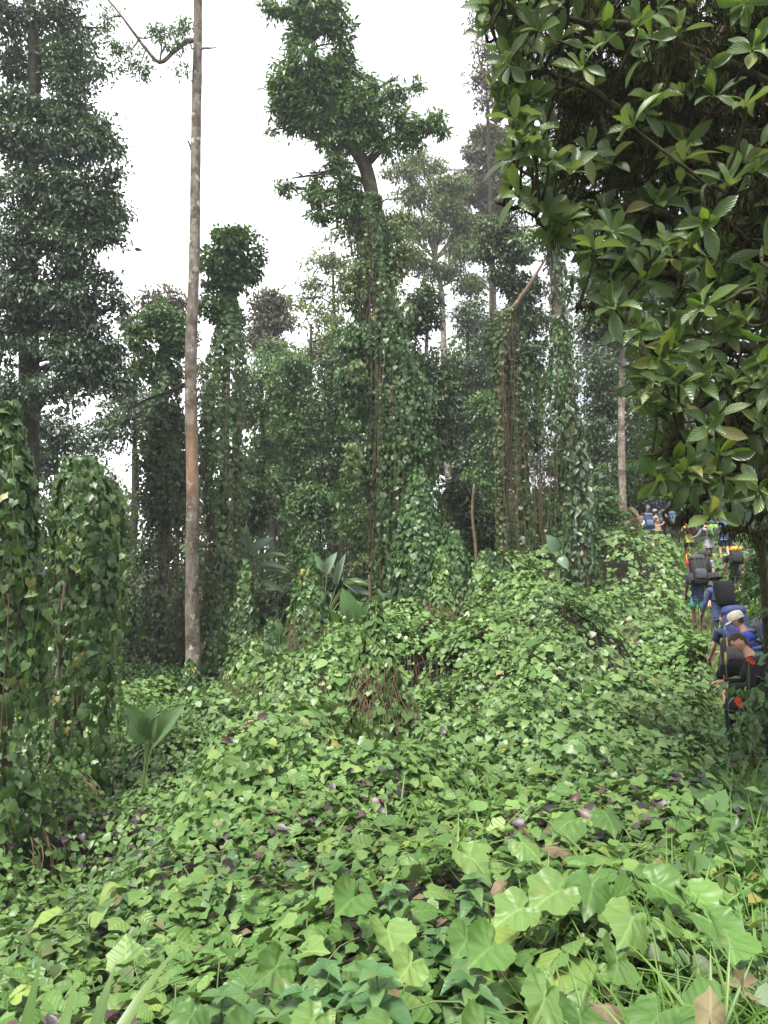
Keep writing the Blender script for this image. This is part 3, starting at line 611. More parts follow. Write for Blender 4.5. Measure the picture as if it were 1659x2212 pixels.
clump('grass tuft rising beside the yellow leaf near the middle', 985, 1720, 5, 8, .36, .018, .6)
clump('tall grass tuft in the centre of the bank', 1040, 1690, 5.6, 9, .40, .018, .8)
clump('wide grass tuft near the right edge of the bank', 1300, 1750, 4.6, 9, .38, .018, 1.0)
clump('pale grass tuft beside the lower right path edge', 1560, 2120, 2.2, 14, .26, .010, .9)
clump('grass tuft at the lowest right corner', 1450, 2230, 1.9, 16, .24, .009, .9)
clump('grass tuft under the shrub with red flowers', 1610, 1560, 6.6, 8, .42, .024, .5)
clump('grass tuft below the leaning hiker in black', 1560, 1540, 7.4, 12, .36, .018, .8)

# leafy herbs with whorls of toothed leaves
HERBS = [(720,1950,3.2),(770,1990,3.0),(690,2040,2.8),(830,2050,2.6),(1050,1990,2.8),(980,1960,3.0),(880,1830,4.0),(930,1890,3.5),(1000,2090,2.3),(1120,2120,2.05),(560,2090,2.6),(640,2110,2.5),(480,2060,3),(740,2110,2.4),(1010,1810,4),(1180,2160,1.95)]
HL = ['left of the dark leaf gap','with the brightest tip in the near bank','above the lowest purple leaf','right of the shaded hollow','beside the yellowing pumpkin leaf','behind the yellowing pumpkin leaf','highest of the herbs in the near bank','standing behind the folded big leaf','left of the upright broad leaf','in front of the upright broad leaf','lowest on the left of the bank','beside the lowest broad leaves','at the left end of the herb row','just above the bottom edge','under the yellow green leaf','leaning over the broad ribbed blade']
for (xd, yd, D), tail in zip(HERBS, HL):
    b = W(xd, yd, D); b[2] = canopy(b[0], b[1])[0] - .05; t = thing('leafy_herb', 'upright nettle leaved herb ' + tail, 'herb', b, 'nettle leaved herbs in the near bank')
    hgt = rng.uniform(.14, .24); m = MB(); ln_ = rng.normal(size=2) * .05; m.tube(spline([b + [0, 0, -.12], b + [ln_[0] * .4, ln_[1] * .4, .08], b + [ln_[0], ln_[1], hgt]], 6), .004, 5); m.build('stem', M['stem'], t); lb = LB()
    for k in range(4):
        f = .25 + .75 * k / 3; c0 = b + np.array([ln_[0] * f, ln_[1] * f, hgt * f]); a0 = rng.uniform(0, 3.1)
        for q in range(4 if k else 3):
            a = a0 + q * 1.57 + rng.normal() * .2; d = np.array([math.cos(a), math.sin(a), .25 - .5 * (1 - f)]); s = .15 * (1.15 - .6 * f) * rng.uniform(.8, 1.2)
            lb.add(T_OVA, c0[None], d[None], np.array([[-d[0] * .3, -d[1] * .3 - .1, 1.]]), s * .72, s)
    leaf_objects(lb.take(lambda P, Mx: np.ones(len(P)), 99), M['herb'], t)
# ============================================================ TREES
KD, KW = 8.0, 1.6
def crown_into(lb, blobs, L=.13, wr=.5, per=16, cr=.32, dens=2.6, tm=None, shell=.62, droop=.35, seed=0, upk=.8, gap=-.28, flat=1.0):
    """clumps of leaves through blob volumes; blobs: (centre, rx, ry(vertical))"""
    tm = tm or T_DIA
    for bi, (c, rx, rz) in enumerate(blobs):
        ry = (rx + rz) * .5 * .8
        area = 4 * math.pi * ((rx * ry) ** 1.6 + (rx * rz) ** 1.6 + (ry * rz) ** 1.6) ** (1 / 1.6) / 3 ** (1 / 1.6)
        n = max(5, int(area * dens * .62 * KD)); d = nrm(rng.normal(size=(n, 3)))
        back = d[:, 1] > .45; d[back & (rng.random(n) < .6)] *= np.array([1, -1, 1])
        rr = np.where(rng.random(n) < shell, rng.uniform(.78, 1.06, n), rng.uniform(.25, .8, n)) * (1 + .42 * fbm(d, 1.7, seed + bi, 3))
        cc = c + d * rr[:, None] * [rx, ry, rz]; gp = fbm(cc, 2.2 / cr * .32, seed % 7 + 200, 2); cc = cc[gp > gap]; d = d[gp > gap]; n = len(cc)
        if n == 0: continue
        k = rng.poisson(per, n) + 2; P0 = np.repeat(cc, k, 0); D0 = np.repeat(d, k, 0); m = len(P0)
        off = nrm(rng.normal(size=(m, 3))) * (rng.random((m, 1)) ** .45) * [1.35, 1.35, .6] * cr * np.repeat(rng.uniform(.55, 1.15, n), k)[:, None]; off[:, 2] -= .25 * (off[:, 0] ** 2 + off[:, 1] ** 2) / max(cr, .01)
        t = off / cr * .7 + D0 * .3 + rng.normal(size=(m, 3)) * .5; t[:, 2] -= droop
        n3 = np.array([0, 0, upk]) + D0 * .35 + rng.normal(size=(m, 3)) * .45
        l = L * np.exp(rng.normal(size=m) * .22)
        rr2 = np.repeat(rng.random(n), k) * .6 + rng.random(m) * .4
        lb.add(tm, P0 + off, t, n3, l * wr * 2 * KW, l, rr2)
def trunk_pts(tr):
    pts = []; rad = []
    for (xd, yd, D, r) in tr:
        pts.append(G(xd, D, -.25) if yd == 'g' else W(xd, yd, D)); rad.append(r * D / FL)
    n = max(6, len(pts) * 6); sp = spline(pts, n); return sp, np.interp(np.linspace(0, 1, n), np.linspace(0, 1, len(rad)), rad)
def limbs_into(mb, sp, rad, blobs, seed=0, twigs=5, sides=6, thin=1.0, each=None):
    for (c, rx, rz) in blobs:
        below = sp[:, 2] < c[2] - .1 * rz
        d = np.linalg.norm(sp - c, axis=1) + np.where(below, 0, 30); j = int(d.argmin())
        a = sp[j]; L = np.linalg.norm(c - a)
        if L < .3: continue
        r0 = min(rad[j] * .6, .02 + .022 * L) * thin
        mid = (a + c) / 2 + np.array([0, 0, .10 * L]) + rng.normal(size=3) * .07 * L
        lm = MB() if each else mb; lm.tube(spline([a, mid, c], 9), np.linspace(r0, r0 * .35, 9), sides, .1, seed)
        if each: each(lm)
        for _ in range(twigs):
            e = c + nrm(rng.normal(size=3)) * np.array([rx, rx * .7, rz]) * .85; q = spline([a, mid, c], 9)[rng.integers(3, 9)]
            mm = (q + e) / 2 + rng.normal(size=3) * .12 * rx
            mb.tube(spline([q, mm, e], 6), np.linspace(r0 * .4, r0 * .1, 6), 4, cap=False)
def B(lst, D0):
    return [(W(b[0], b[1], b[4] if len(b) > 4 else D0), b[2] * (b[4] if len(b) > 4 else D0) / FL, b[3] * (b[4] if len(b) > 4 else D0) / FL) for b in lst]
_sd = [0]
def tree(name, label, trunk, blobs, D, leaf='mid', bark='bark', cat='tree', group=None, twigs=5, thin=1.0, sides=10, **kw):
    _sd[0] += 3; sp, rad = trunk_pts(trunk) if trunk else (np.array([W(blobs[0][0], blobs[0][1], D)] * 2), np.array([.1, .1]))
    base = sp[0].copy(); base[2] += .25
    t = thing(name, label, cat, base, group)
    mb = MB(); mb.tube(sp, rad, sides, .10, _sd[0]); bl = B(blobs, D)
    mb.build('trunk', M[bark], t)
    lm = MB(); limbs_into(lm, sp, rad, bl, _sd[0], twigs, 6, thin, (lambda q: q.build('limb', M[bark], t)) if D < 40 else None); lm.build('twigs' if D < 40 else 'limbs', M[bark], t, kind='stuff')
    lb = LB(); crown_into(lb, bl, seed=_sd[0], **kw); lb.build('crown', M[leaf], t)
    return t, sp, rad
def wrap(t, sp, rad, f0, f1, R0, R1, dens, leaf, mat, tm=T_LO, nobj=0, lump=.45, dangle=0, seed=0, wr=1.0, dl=(1, 3), name='ivy', garl=0):
    """climbing leaves round a stem from fraction f0 to f1; dangling dry strands"""
    n = len(sp); Ltot = np.linalg.norm(np.diff(sp, axis=0), axis=1).sum() * (f1 - f0); Rm = (R0 + R1) / 2
    k = int(dens * Ltot * Rm * 5 * 2.6); f = rng.uniform(f0, f1, k); g = (f - f0) / (f1 - f0); th = rng.uniform(-math.pi * 1.2, math.pi * .2, k)
    c = np.stack([np.interp(f, np.linspace(0, 1, n), sp[:, i]) for i in range(3)], -1); rd = np.interp(f, np.linspace(0, 1, n), rad)
    d = np.c_[np.cos(th), np.sin(th), np.zeros(k)]
    lm = 1 + 1.5 * lump * fbm(np.c_[d[:, :2] * .9, c[:, 2] * .5], 1.5, 40 + seed, 3); Rr = np.maximum(R0 + (R1 - R0) * g, rd * 1.02) * np.clip(lm, .2, 2.2) * np.clip(1.15 - g ** 5, .35, 1)
    Rr = np.maximum(Rr * rng.uniform(.68, 1.05, k), rd + .015)
    P = c + d * Rr[:, None]; nn = nrm(d * .9 + np.array([0, 0, .7]) + rng.normal(size=(k, 3)) * .36); tt = d * .3 + np.array([0, 0, -1]) + rng.normal(size=(k, 3)) * .33
    keep = rng.random(k) < np.clip(.95 + .8 * fbm(P, 1.1, 60 + seed, 2), .15, 1)
    P, nn, tt = P[keep], nn[keep], tt[keep]; l = leaf * np.exp(np.clip(rng.normal(size=len(P)), -2, 1.4) * .28); lb = LB(); lb.add(tm, P, tt, nn, l * wr, l)
    if nobj: leaf_objects(lb.take(seen_score, nobj), M[mat], t)
    lb.build(name, M[mat], t, 'stuff')
    if garl:
        gl_ = LB(); m = MB()
        for _ in range(garl):
            i = rng.integers(0, len(P)); q = P[i] + d[keep][i] * rng.uniform(0, .22); gz = soil(q[:1], q[1:2])[0]; ln = min(rng.uniform(.6, 3.2), max(q[2] - gz - .1, .3)); s = rng.normal(size=2) * .12
            st = spline([q, q + [s[0], s[1], -ln * .5], q + [s[0] * 1.6, s[1], -ln]], 14); m.tube(st, .005, 3, cap=False); kk = int(ln * 9) + 3; u = rng.uniform(0, 13, kk); pp = np.stack([np.interp(u, np.arange(14), st[:, a_]) for a_ in range(3)], -1) + rng.normal(size=(kk, 3)) * .05
            lw = leaf * rng.uniform(.5, 1.05, kk); gl_.add(tm, pp, rng.normal(size=(kk, 3)) * .5 + [0, 0, -1], nrm(rng.normal(size=(kk, 3)) * .5 + d[keep][i] + [0, 0, .4]), lw * wr, lw)
        gl_.build('garland', M[mat], t, 'stuff'); m.build('garland_stems', M['stem'], t, kind='stuff')
    if dangle:
        m = MB()
        for _ in range(int(dangle * .45)):
            i = rng.integers(0, len(P)); q = P[i] + rng.normal(size=3) * .05; ln = rng.uniform(*dl); gz = soil(q[:1], q[1:2])[0]; ln = min(ln, max(q[2] - gz, .3))
            s = rng.normal(size=2) * .09
            m.tube(spline([q, q + [s[0], s[1], -ln * .5], q + [s[0] * .4 + rng.normal() * .1, s[1], -ln]], 7), rng.uniform(.005, .011), 3, cap=False)
        m.build('hanging_vines', M['dry'], t, kind='stuff')

# --- the huge evergreen that fills the upper left
tree('evergreen_tree', 'huge dark evergreen with glossy small leaves filling the upper left edge', [(60,'g',23,26),(62,900,23,22),(60,500,22.5,18),(75,200,22,13),(60,-120,22,8)],
     [(40,15,100,70),(165,20,60,50),(60,140,80,55),(150,130,60,70),(190,75,35,30),(150,200,45,50),(55,300,90,65),(150,310,90,55),(215,310,48,42),(70,420,95,60),(160,430,90,60),(222,450,52,48),(60,530,100,60),(160,540,80,50),(225,520,45,35),
      (70,630,110,60),(170,650,90,60),(225,680,48,55),(60,730,100,60),(160,770,100,60),(215,790,55,50),(90,840,110,45),(30,860,60,40),(60,230,80,30),(150,255,50,28),(245,380,26,20),(120,480,90,30),(245,590,26,26),(120,580,90,34),(258,650,20,26),(130,690,90,34),(250,745,28,30),(262,830,26,30),(225,60,20,12),(210,140,14,14),(215,265,30,14),(255,330,18,14),(268,455,12,16),(240,500,22,14)], 22, 'ever', twigs=7, L=.145, wr=.28, per=17, cr=.30, dens=3.7, shell=.5, gap=-.30)
# --- the tall pale trunk with one leafy branch
M['tall_bark'] = rough_mat('lichen_bark', [(.34,(.06,.047,.035)),(.5,(.125,.105,.083)),(.62,(.19,.168,.138)),(.75,(.28,.265,.235))], 5, 9, .9, .55, .03, (1,1,.5),
     [(2.0,.54,.60,(.07,.05,.036),1.0),(7,.61,.68,(.03,.024,.017),2.0),(3.2,.60,.68,(.36,.35,.30),5.0)])
def orange_patch(m, z0, z1):
    nt = m.node_tree; L = nt.links.new; pr = [n for n in nt.nodes if n.type == 'BSDF_PRINCIPLED'][0]; src = pr.inputs['Base Color'].links[0].from_socket
    tc = N(nt, 'ShaderNodeTexCoord'); s = N(nt, 'ShaderNodeSeparateXYZ'); L(tc.outputs['Object'], s.inputs[0]); nz = N(nt, 'ShaderNodeTexNoise', Scale=2.2, Detail=5.0); L(tc.outputs['Object'], nz.inputs['Vector'])
    ad = N(nt, 'ShaderNodeMath', operation='MULTIPLY_ADD'); L(nz.outputs['Fac'], ad.inputs[0]); ad.inputs[1].default_value = 2.2; L(s.outputs[2], ad.inputs[2])
    a = N(nt, 'ShaderNodeMapRange'); a.inputs['From Min'].default_value = z0 + .6; a.inputs['From Max'].default_value = z0 + 1.7; L(ad.outputs[0], a.inputs['Value'])
    b = N(nt, 'ShaderNodeMapRange'); b.inputs['From Min'].default_value = z1 + .5; b.inputs['From Max'].default_value = z1 + 1.8; b.inputs['To Min'].default_value = .5; b.inputs['To Max'].default_value = 0; L(ad.outputs[0], b.inputs['Value'])
    mu = N(nt, 'ShaderNodeMath', operation='MULTIPLY'); L(a.outputs[0], mu.inputs[0]); L(b.outputs[0], mu.inputs[1])
    x = N(nt, 'ShaderNodeMixRGB'); L(mu.outputs[0], x.inputs['Fac']); L(src, x.inputs['Color1']); x.inputs['Color2'].default_value = (.25, .125, .06, 1); L(x.outputs['Color'], pr.inputs['Base Color'])
sp, rad = trunk_pts([(418,'g',23,21),(417,1420,23,15.5),(415,1300,23,14.5),(416,1050,23,13.2),(412,800,23.2,12.6),(420,550,23.4,11.4),(423,300,23.6,10.6),(427,100,23.8,9.8),(429,-200,24,9),(431,-420,24.2,7)])
t = thing('tall_tree', 'tall slender pale trunk with orange and white lichen patches standing alone before the sky', 'tree', sp[0] + [0, 0, .25])
z0 = W(415,1075,23)[2] - t.location[2]; z1 = W(415,930,23)[2] - t.location[2]; orange_patch(M['tall_bark'], z0, z1)
mb = MB(); mb.tube(sp, rad, 16, .10, 5); mb.build('trunk', M['tall_bark'], t)
for nm, pts, r in (('branch', [(424,85,23.8),(400,92,23.7),(375,112,23.6),(345,135,23.5),(315,105,23.4),(285,65,23.2),(255,25,23.1),(225,-10,23)], .085), ('snag', [(428,108,23.8),(440,104,23.7),(452,104,23.7),(467,103,23.6)], .05), ('snag', [(421,338,23.6),(414,322,23.5),(406,304,23.4)], .075)):
    m = MB(); q = spline([W(*p) for p in pts], 24); m.tube(q, np.linspace(r, r * .35, 24), 8, .15, 3)
    if nm == 'branch':
        for a, b in (((345,135),(350,75)),((385,105),(370,60)),((300,85),(275,110)),((315,105),(300,150)),((372,112),(355,60)),((265,35),(225,45)),((300,80),(345,72)),((345,72),(375,80))):
            e = spline([W(*a,23.5), (W(*a,23.5) + W(*b,23.3)) / 2 + rng.normal(size=3) * .08, W(*b,23.3)], 6); m.tube(e, np.linspace(.035, .012, 6), 5, cap=False)
    o = m.build(nm, M['tall_bark'], t)
lb = LB(); crown_into(lb, B([(365,60,35,22),(395,70,18,24),(345,80,18,14),(390,150,14,18),(270,110,28,20),(295,135,24,14),(250,95,22,14),(310,165,12,8),(235,35,26,16),(225,75,14,14),(255,150,12,10),(372,100,26,12),(340,60,16,10),(400,50,12,14),(280,150,12,10),(315,150,14,8)], 23.4), L=.12, wr=.24, per=13, cr=.22, dens=2.6, seed=3); lb.build('leaves', M['mid'], t)
lb = LB(); crown_into(lb, B([(430,-440,120,60),(330,-400,80,50),(520,-400,80,50)], 24), L=.2, wr=.3, per=10, cr=.4, dens=1.5); lb.build('crown', M['ever'], t)

# --- ivy columns at the left edge
sp, rad = trunk_pts([(22,'g',9.0,20),(20,1400,9,16),(18,1100,9,14),(15,870,9.1,8)])
t = thing('ivy_column', 'ivy wrapped trunk with large pointed dark leaves at the extreme left edge', 'tree', sp[0] + [0, 0, .25]); m = MB(); m.tube(sp, rad, 10, .2, 2); m.build('trunk', M['brown_bark'], t)
wrap(t, sp, rad, .02, 1.0, .30, .24, 175, .135, 'ivy', T_LOB, 230, .42, 40, 1, garl=50)
sp, rad = trunk_pts([(178,'g',12.0,12),(180,1350,12,11),(172,1150,12,9),(168,985,12,6)])
t = thing('ivy_column', 'broad ivy column flecked with yellow leaves, second from the left edge', 'tree', sp[0] + [0, 0, .25]); m = MB(); m.tube(sp, rad, 10, .2, 2); m.build('trunk', M['brown_bark'], t)
wrap(t, sp, rad, .02, 1.0, .36, .40, 120, .13, 'ivy', T_LOB, 230, .62, 60, 2, garl=70)
sp, rad = trunk_pts([(122,'g',11.5,6),(125,1450,11.5,5),(130,1350,11.5,4.5),(148,1220,11.6,4)])
t = thing('thin_tree', 'thin bare crooked stem standing between the two ivy columns', 'tree', sp[0] + [0, 0, .25]); m = MB(); m.tube(sp, rad, 8, .15, 4); m.tube(spline([W(128,1400,11.5), W(118,1360,11.5), W(108,1330,11.5)], 5), [.02,.018,.015,.012,.01], 6); m.build('trunk', M['twig'], t)
lb = LB(); crown_into(lb, B([(140,1200,30,30)], 11.6), L=.1, per=8, cr=.2, dens=3); lb.build('crown', M['ivy'], t)

# --- vine draped trees right and left of the pale trunk
t, sp, rad = tree('vine_draped_tree', 'vine draped tree with a rounded topiary like dome just right of the pale trunk', [(478,'g',26,13),(482,1200,26,11),(486,900,26,10),(495,650,26,6),(497,560,26,4)],
     [(497,545,60,50),(478,590,42,40),(525,585,34,32),(500,515,40,24),(470,665,36,30),(500,690,26,28)], 26, 'vine', L=.15, wr=.42, per=17, cr=.25, dens=4, shell=.8)
wrap(t, sp, rad, .02, .80, .62, .52, 95, .15, 'ivy', T_LO, 0, .6, 210, 3, dl=(2, 8), garl=60)
t, sp, rad = tree('vine_draped_tree', 'flat domed vine draped tree just left of the pale trunk', [(352,'g',28,9),(352,1200,28,9),(355,900,28,8),(352,700,28,4)],
     [(350,690,48,34),(330,730,42,40),(385,730,36,42),(350,790,45,30),(310,720,24,24)], 28, 'vine', L=.15, wr=.42, per=17, cr=.25, dens=4, shell=.8)
wrap(t, sp, rad, .40, .9, .35, .5, 60, .15, 'vine', T_LO, 0, .55, 70, 4, dl=(2, 7), garl=30)
t, sp, rad = tree('creeper_curtain_tree', 'leaning tree hung with a long curtain of dark vines left of the pale trunk', [(330,'g',25.5,8),(345,1300,25.5,8),(370,1100,25.5,7),(385,900,25.5,6)],
     [(370,900,45,40),(345,980,40,50),(380,1030,40,50),(330,1080,35,50),(370,1130,40,50)], 25.5, 'dark', L=.16, wr=.4, per=16, cr=.32, dens=3)
wrap(t, sp, rad, .05, .95, .9, .9, 30, .14, 'dark', T_LO, 0, .6, 200, 5, dl=(2, 6), garl=40)
# boughs crossing the dark gap
tree('slender_tree', 'slender dark forked tree against the bright gap left of the pale trunk', [(290,'g',34,5),(290,1200,34,5),(297,1030,34,4),(288,930,34,3)], [(270,900,60,40),(320,890,50,45),(230,940,45,40),(340,960,30,40)], 34, 'dark', L=.18, wr=.3, per=13, cr=.4, dens=1.6)
m = MB(); t = thing('dead_branch', 'dark arched dead bough crossing left of the pale trunk below the flat dome', 'branch', W(408,835,25)); m.tube(spline([W(408,828,24.5), W(385,838,24.6), W(355,850,24.7), W(320,862,24.8), W(285,880,25)], 14), np.linspace(.10, .03, 14), 7, .12); m.build('bough', M['bark'], t)

# --- the big leaning tree in the middle
t, sp, rad = tree('leaning_tree', 'big dark tree leaning left high above the middle with vine clad bent trunk', [(882,'g',24,26),(872,1150,24,22),(862,950,24,20),(845,800,24,18),(822,600,24,16),(812,480,24,15),(792,370,24,14.5),(755,310,23.8,12),(702,250,23.6,10),(672,215,23.6,7),(665,150,23.7,5),(680,70,23.8,4),(672,-20,23.8,2.5)],
     [(660,15,45,30),(715,10,36,26),(690,70,48,32),(725,95,26,28),(650,70,24,20),(690,135,46,30),(640,165,42,30),(720,165,28,28),(620,205,36,30),(660,215,50,34),(700,200,42,28),(612,250,30,22),(650,270,40,24),(600,25,22,10),
      (770,215,38,28),(735,260,34,28),(800,190,26,18),(835,215,34,26),(820,265,45,30),(865,260,34,26),(860,165,16,10),(905,185,10,9),(900,280,30,18),(935,262,22,18),(880,300,28,16),(780,300,40,24),(820,315,40,20),
      (670,375,32,20),(630,385,20,16),(615,405,14,12),(690,415,30,26),(720,345,36,26),(735,390,44,40),(690,465,26,14),(745,440,30,30),(850,430,20,20),(690,50,50,40),(680,110,50,36),(690,180,56,44),(640,225,46,34),(700,255,44,30),(760,245,44,36),(720,300,40,26),(800,250,40,34),(745,200,34,28),(668,120,22,20,23.4),(675,60,44,26),(705,112,48,30),(655,118,38,26),(735,128,26,30),(690,100,40,30),(640,140,30,24),(720,150,36,24),(625,180,34,28),(710,80,34,26),(650,100,26,20),(955,285,14,12),(945,250,12,10),(870,200,18,12),(590,20,18,8),(575,10,10,6),(585,185,12,10),(590,280,12,10),(755,60,12,20),(760,150,14,16),(790,165,12,10)], 23.9, 'mid', 'bark', twigs=5, L=.175, wr=.23, per=13, cr=.22, dens=4.0, shell=.55, sides=14, gap=-.24)
wrap(t, sp, rad, .02, .46, .85, .38, 85, .14, 'vine', T_LO, 0, .6, 260, 6, dl=(2, 7), garl=90)
# its great hanging vine sheets
lb = LB(); crown_into(lb, B([(770,480,34,60),(800,560,45,50),(760,430,24,30),(850,500,30,50),(870,560,36,45),(790,640,44,50),(760,600,30,40),(855,640,40,50)], 24.3), L=.13, wr=.34, per=15, cr=.3, dens=3.6, seed=9, gap=-.5, droop=.8); lb.build('hanging_foliage', M['light'], t, 'stuff')
lb = LB(); crown_into(lb, B([(790,720,46,50),(835,740,40,60),(780,800,34,50),(820,850,44,60),(870,820,36,60),(775,880,26,55),(830,960,44,70),(880,930,36,60),(775,960,22,60),(860,1060,40,70),(815,1080,34,70),(800,1010,30,50),(850,1180,40,60),(760,740,24,50),(755,830,22,50),(905,860,26,50),(910,960,26,60),(760,1080,24,50),(900,1040,30,60)], 24.2), L=.13, wr=.40, per=17, cr=.32, dens=4.2, seed=19, droop=1.2, gap=-.55); lb.build('vine_sheet', M['vine'], t, 'stuff')
lb = LB(); crown_into(lb, B([(768,800,10,40),(764,880,10,60),(762,960,9,60),(770,1020,10,40)], 23.2), L=.13, wr=.45, per=14, cr=.2, dens=4, droop=1.2, seed=21); lb.build('bright_vine_strip', M['light'], t, 'stuff')

# --- trees round the leaning one
tree('dark_tree', 'dark bushy tree with a thin pale stem right of the leaning tree', [(922,'g',30,6),(922,1000,30,5.5),(920,800,30,5),(925,680,30,3)], [(925,650,50,35),(950,690,36,36),(895,700,34,36),(940,750,42,40),(905,800,36,36),(955,830,40,40),(935,900,46,40),(900,880,30,36),(960,960,32,32),(905,970,30,34)], 30, 'dark', 'pale_bark', L=.17, wr=.36, per=16, cr=.34, dens=3)
tree('feathery_tree', 'pale feathery tree with fanned bare limbs behind the leaning trunk', [(975,'g',50,7),(962,900,50,7),(955,650,50,6),(940,560,50,4)],
     [(880,370,34,18),(930,360,36,16),(970,400,40,18),(900,420,42,22),(960,450,40,22),(1000,480,34,20),(880,480,30,24),(930,500,40,24),(1010,540,36,22),(890,560,30,24),(955,580,40,24),(1020,610,30,20),(900,340,20,10)], 50, 'light', 'pale_bark', twigs=9, thin=1.5, L=.24, wr=.24, per=14, cr=.55, dens=2.6, gap=-.6)
tree('sparse_tree', 'sparse yellow green tree seen against the sky left of the leaning trunk', [(725,'g',44,6),(722,1000,44,5),(722,700,44,4),(718,560,44,2)], [(700,500,28,20),(730,490,26,24),(690,560,36,24),(730,570,34,24),(680,620,36,26),(735,640,34,28),(655,650,26,20),(700,690,40,28)], 44, 'light', twigs=8, L=.24, wr=.24, per=9, cr=.45, dens=1.1)
tree('brown_crowned_tree', 'tall umbrella crowned brownish tree behind the right edge of the sky', [(1075,'g',58,9),(1068,800,58,9),(1060,500,58,7),(1050,330,58,4)],
     [(1055,290,40,24),(1030,330,26,20),(1085,310,30,24),(1075,350,34,20),(1000,385,40,20),(970,370,24,14),(1020,410,34,20),(1050,440,34,24),(985,420,30,16),(1020,470,24,18),(1085,380,36,26),(1080,430,36,28),(1060,500,40,26),(1010,520,34,24)], 58, 'brown', 'twig', twigs=8, L=.28, wr=.35, per=18, cr=.5, dens=1.7)
tree('slender_tree', 'slender leafy tree hanging at the left edge of the big leaved foliage top', [(1060,'g',46,6),(1062,600,46,5),(1052,200,46,3)], [(1040,40,22,24),(1050,110,22,26),(1035,170,24,24),(1055,220,26,22),(1070,290,30,24),(1065,170,24,30),(1050,-10,30,30)], 46, 'brown', L=.24, wr=.25, per=11, cr=.5, dens=1.3)
tree('dark_tree', 'dark leaved tree carrying orange blossom specks high behind the ivy trunk', [(1120,'g',33,9),(1118,800,33,8),(1110,600,33,6),(1105,480,33,4)], [(1085,500,45,34),(1060,540,38,28),(1120,540,45,36),(1075,600,44,36),(1120,640,45,40),(1060,670,36,34),(1095,720,46,40),(1150,600,30,40),(1150,700,36,40)], 33, 'dark', 'brown_bark', L=.17, wr=.34, per=16, cr=.34, dens=2.7)
# vine-hung twin trunk and ivy trunk on the right
t, sp, rad = tree('vine_hung_tree', 'vine hung trunk with long brown strands left of the pale leaved ivy trunk', [(1138,'g',26.5,14),(1130,1000,26.5,12),(1122,850,26.5,10),(1112,700,26.5,8)], [(1110,720,46,40),(1140,760,42,44),(1095,790,34,40),(1145,840,38,44),(1110,870,40,40),(1150,920,28,40)], 26.5, 'dark', 'bark', L=.16, wr=.36, per=17, cr=.3, dens=3.2)
wrap(t, sp, rad, .02, .95, .55, .62, 60, .13, 'vine', T_LO, 0, .55, 240, 7, dl=(3, 9), garl=60)
sp2, rad2 = trunk_pts([(1085,'g',26,8),(1082,1000,26,7),(1080,850,26,6),(1090,690,26,5.5),(1112,660,26,4.6),(1150,605,26.3,3.6),(1185,545,26.6,2.2),(1200,500,26.8,1)])
t = thing('bent_vine_trunk', 'bent brown stem with a yellowing vine strip left of the vine hung trunk', 'tree', sp2[0] + [0, 0, .25]); m = MB(); m.tube(sp2, rad2, 8, .12, 3); m.build('trunk', M['brown_bark'], t); wrap(t, sp2, rad2, .03, .52, .22, .22, 130, .13, 'light', T_LO, 0, .5, 60, 8, dl=(1, 5))
t, sp, rad = tree('ivy_trunk', 'thick bare trunk clad in large pale ivy leaves right of the middle', [(1252,'g',24,25),(1243,1080,24,20),(1228,950,24,18),(1216,800,24,16),(1205,650,24,14),(1192,500,24,11),(1185,380,24,8)], [(1185,400,60,50),(1230,450,50,50),(1160,520,40,40)], 24, 'mid', 'brown_bark', L=.18, wr=.34, per=14, cr=.34, dens=2, sides=14)
wrap(t, sp, rad, .02, .93, .42, .42, 40, .20, 'pale', T_OBO + T_HEART, 170, .55, 60, 9, wr=.55, dl=(1, 4), name='pale_ivy')
wrap(t, sp, rad, .02, .62, .50, .40, 55, .14, 'vine', T_LO, 0, .6, 60, 10, dl=(1, 4), garl=40)
# slim bare trunk near the hikers
t, sp, rad = tree('slim_tree', 'slim straight pale trunk rising behind the hikers and the stump', [(1346,'g',33,8.5),(1343,1000,33,7.5),(1343,850,33,7),(1349,700,33,6),(1350,560,33,4)], [(1340,600,50,40),(1300,640,44,40),(1370,650,40,40),(1320,700,40,36),(1280,700,34,36),(1375,720,34,34),(1320,560,50,36)], 33, 'dark', 'pale_bark', L=.17, wr=.34, per=16, cr=.36, dens=2.5)

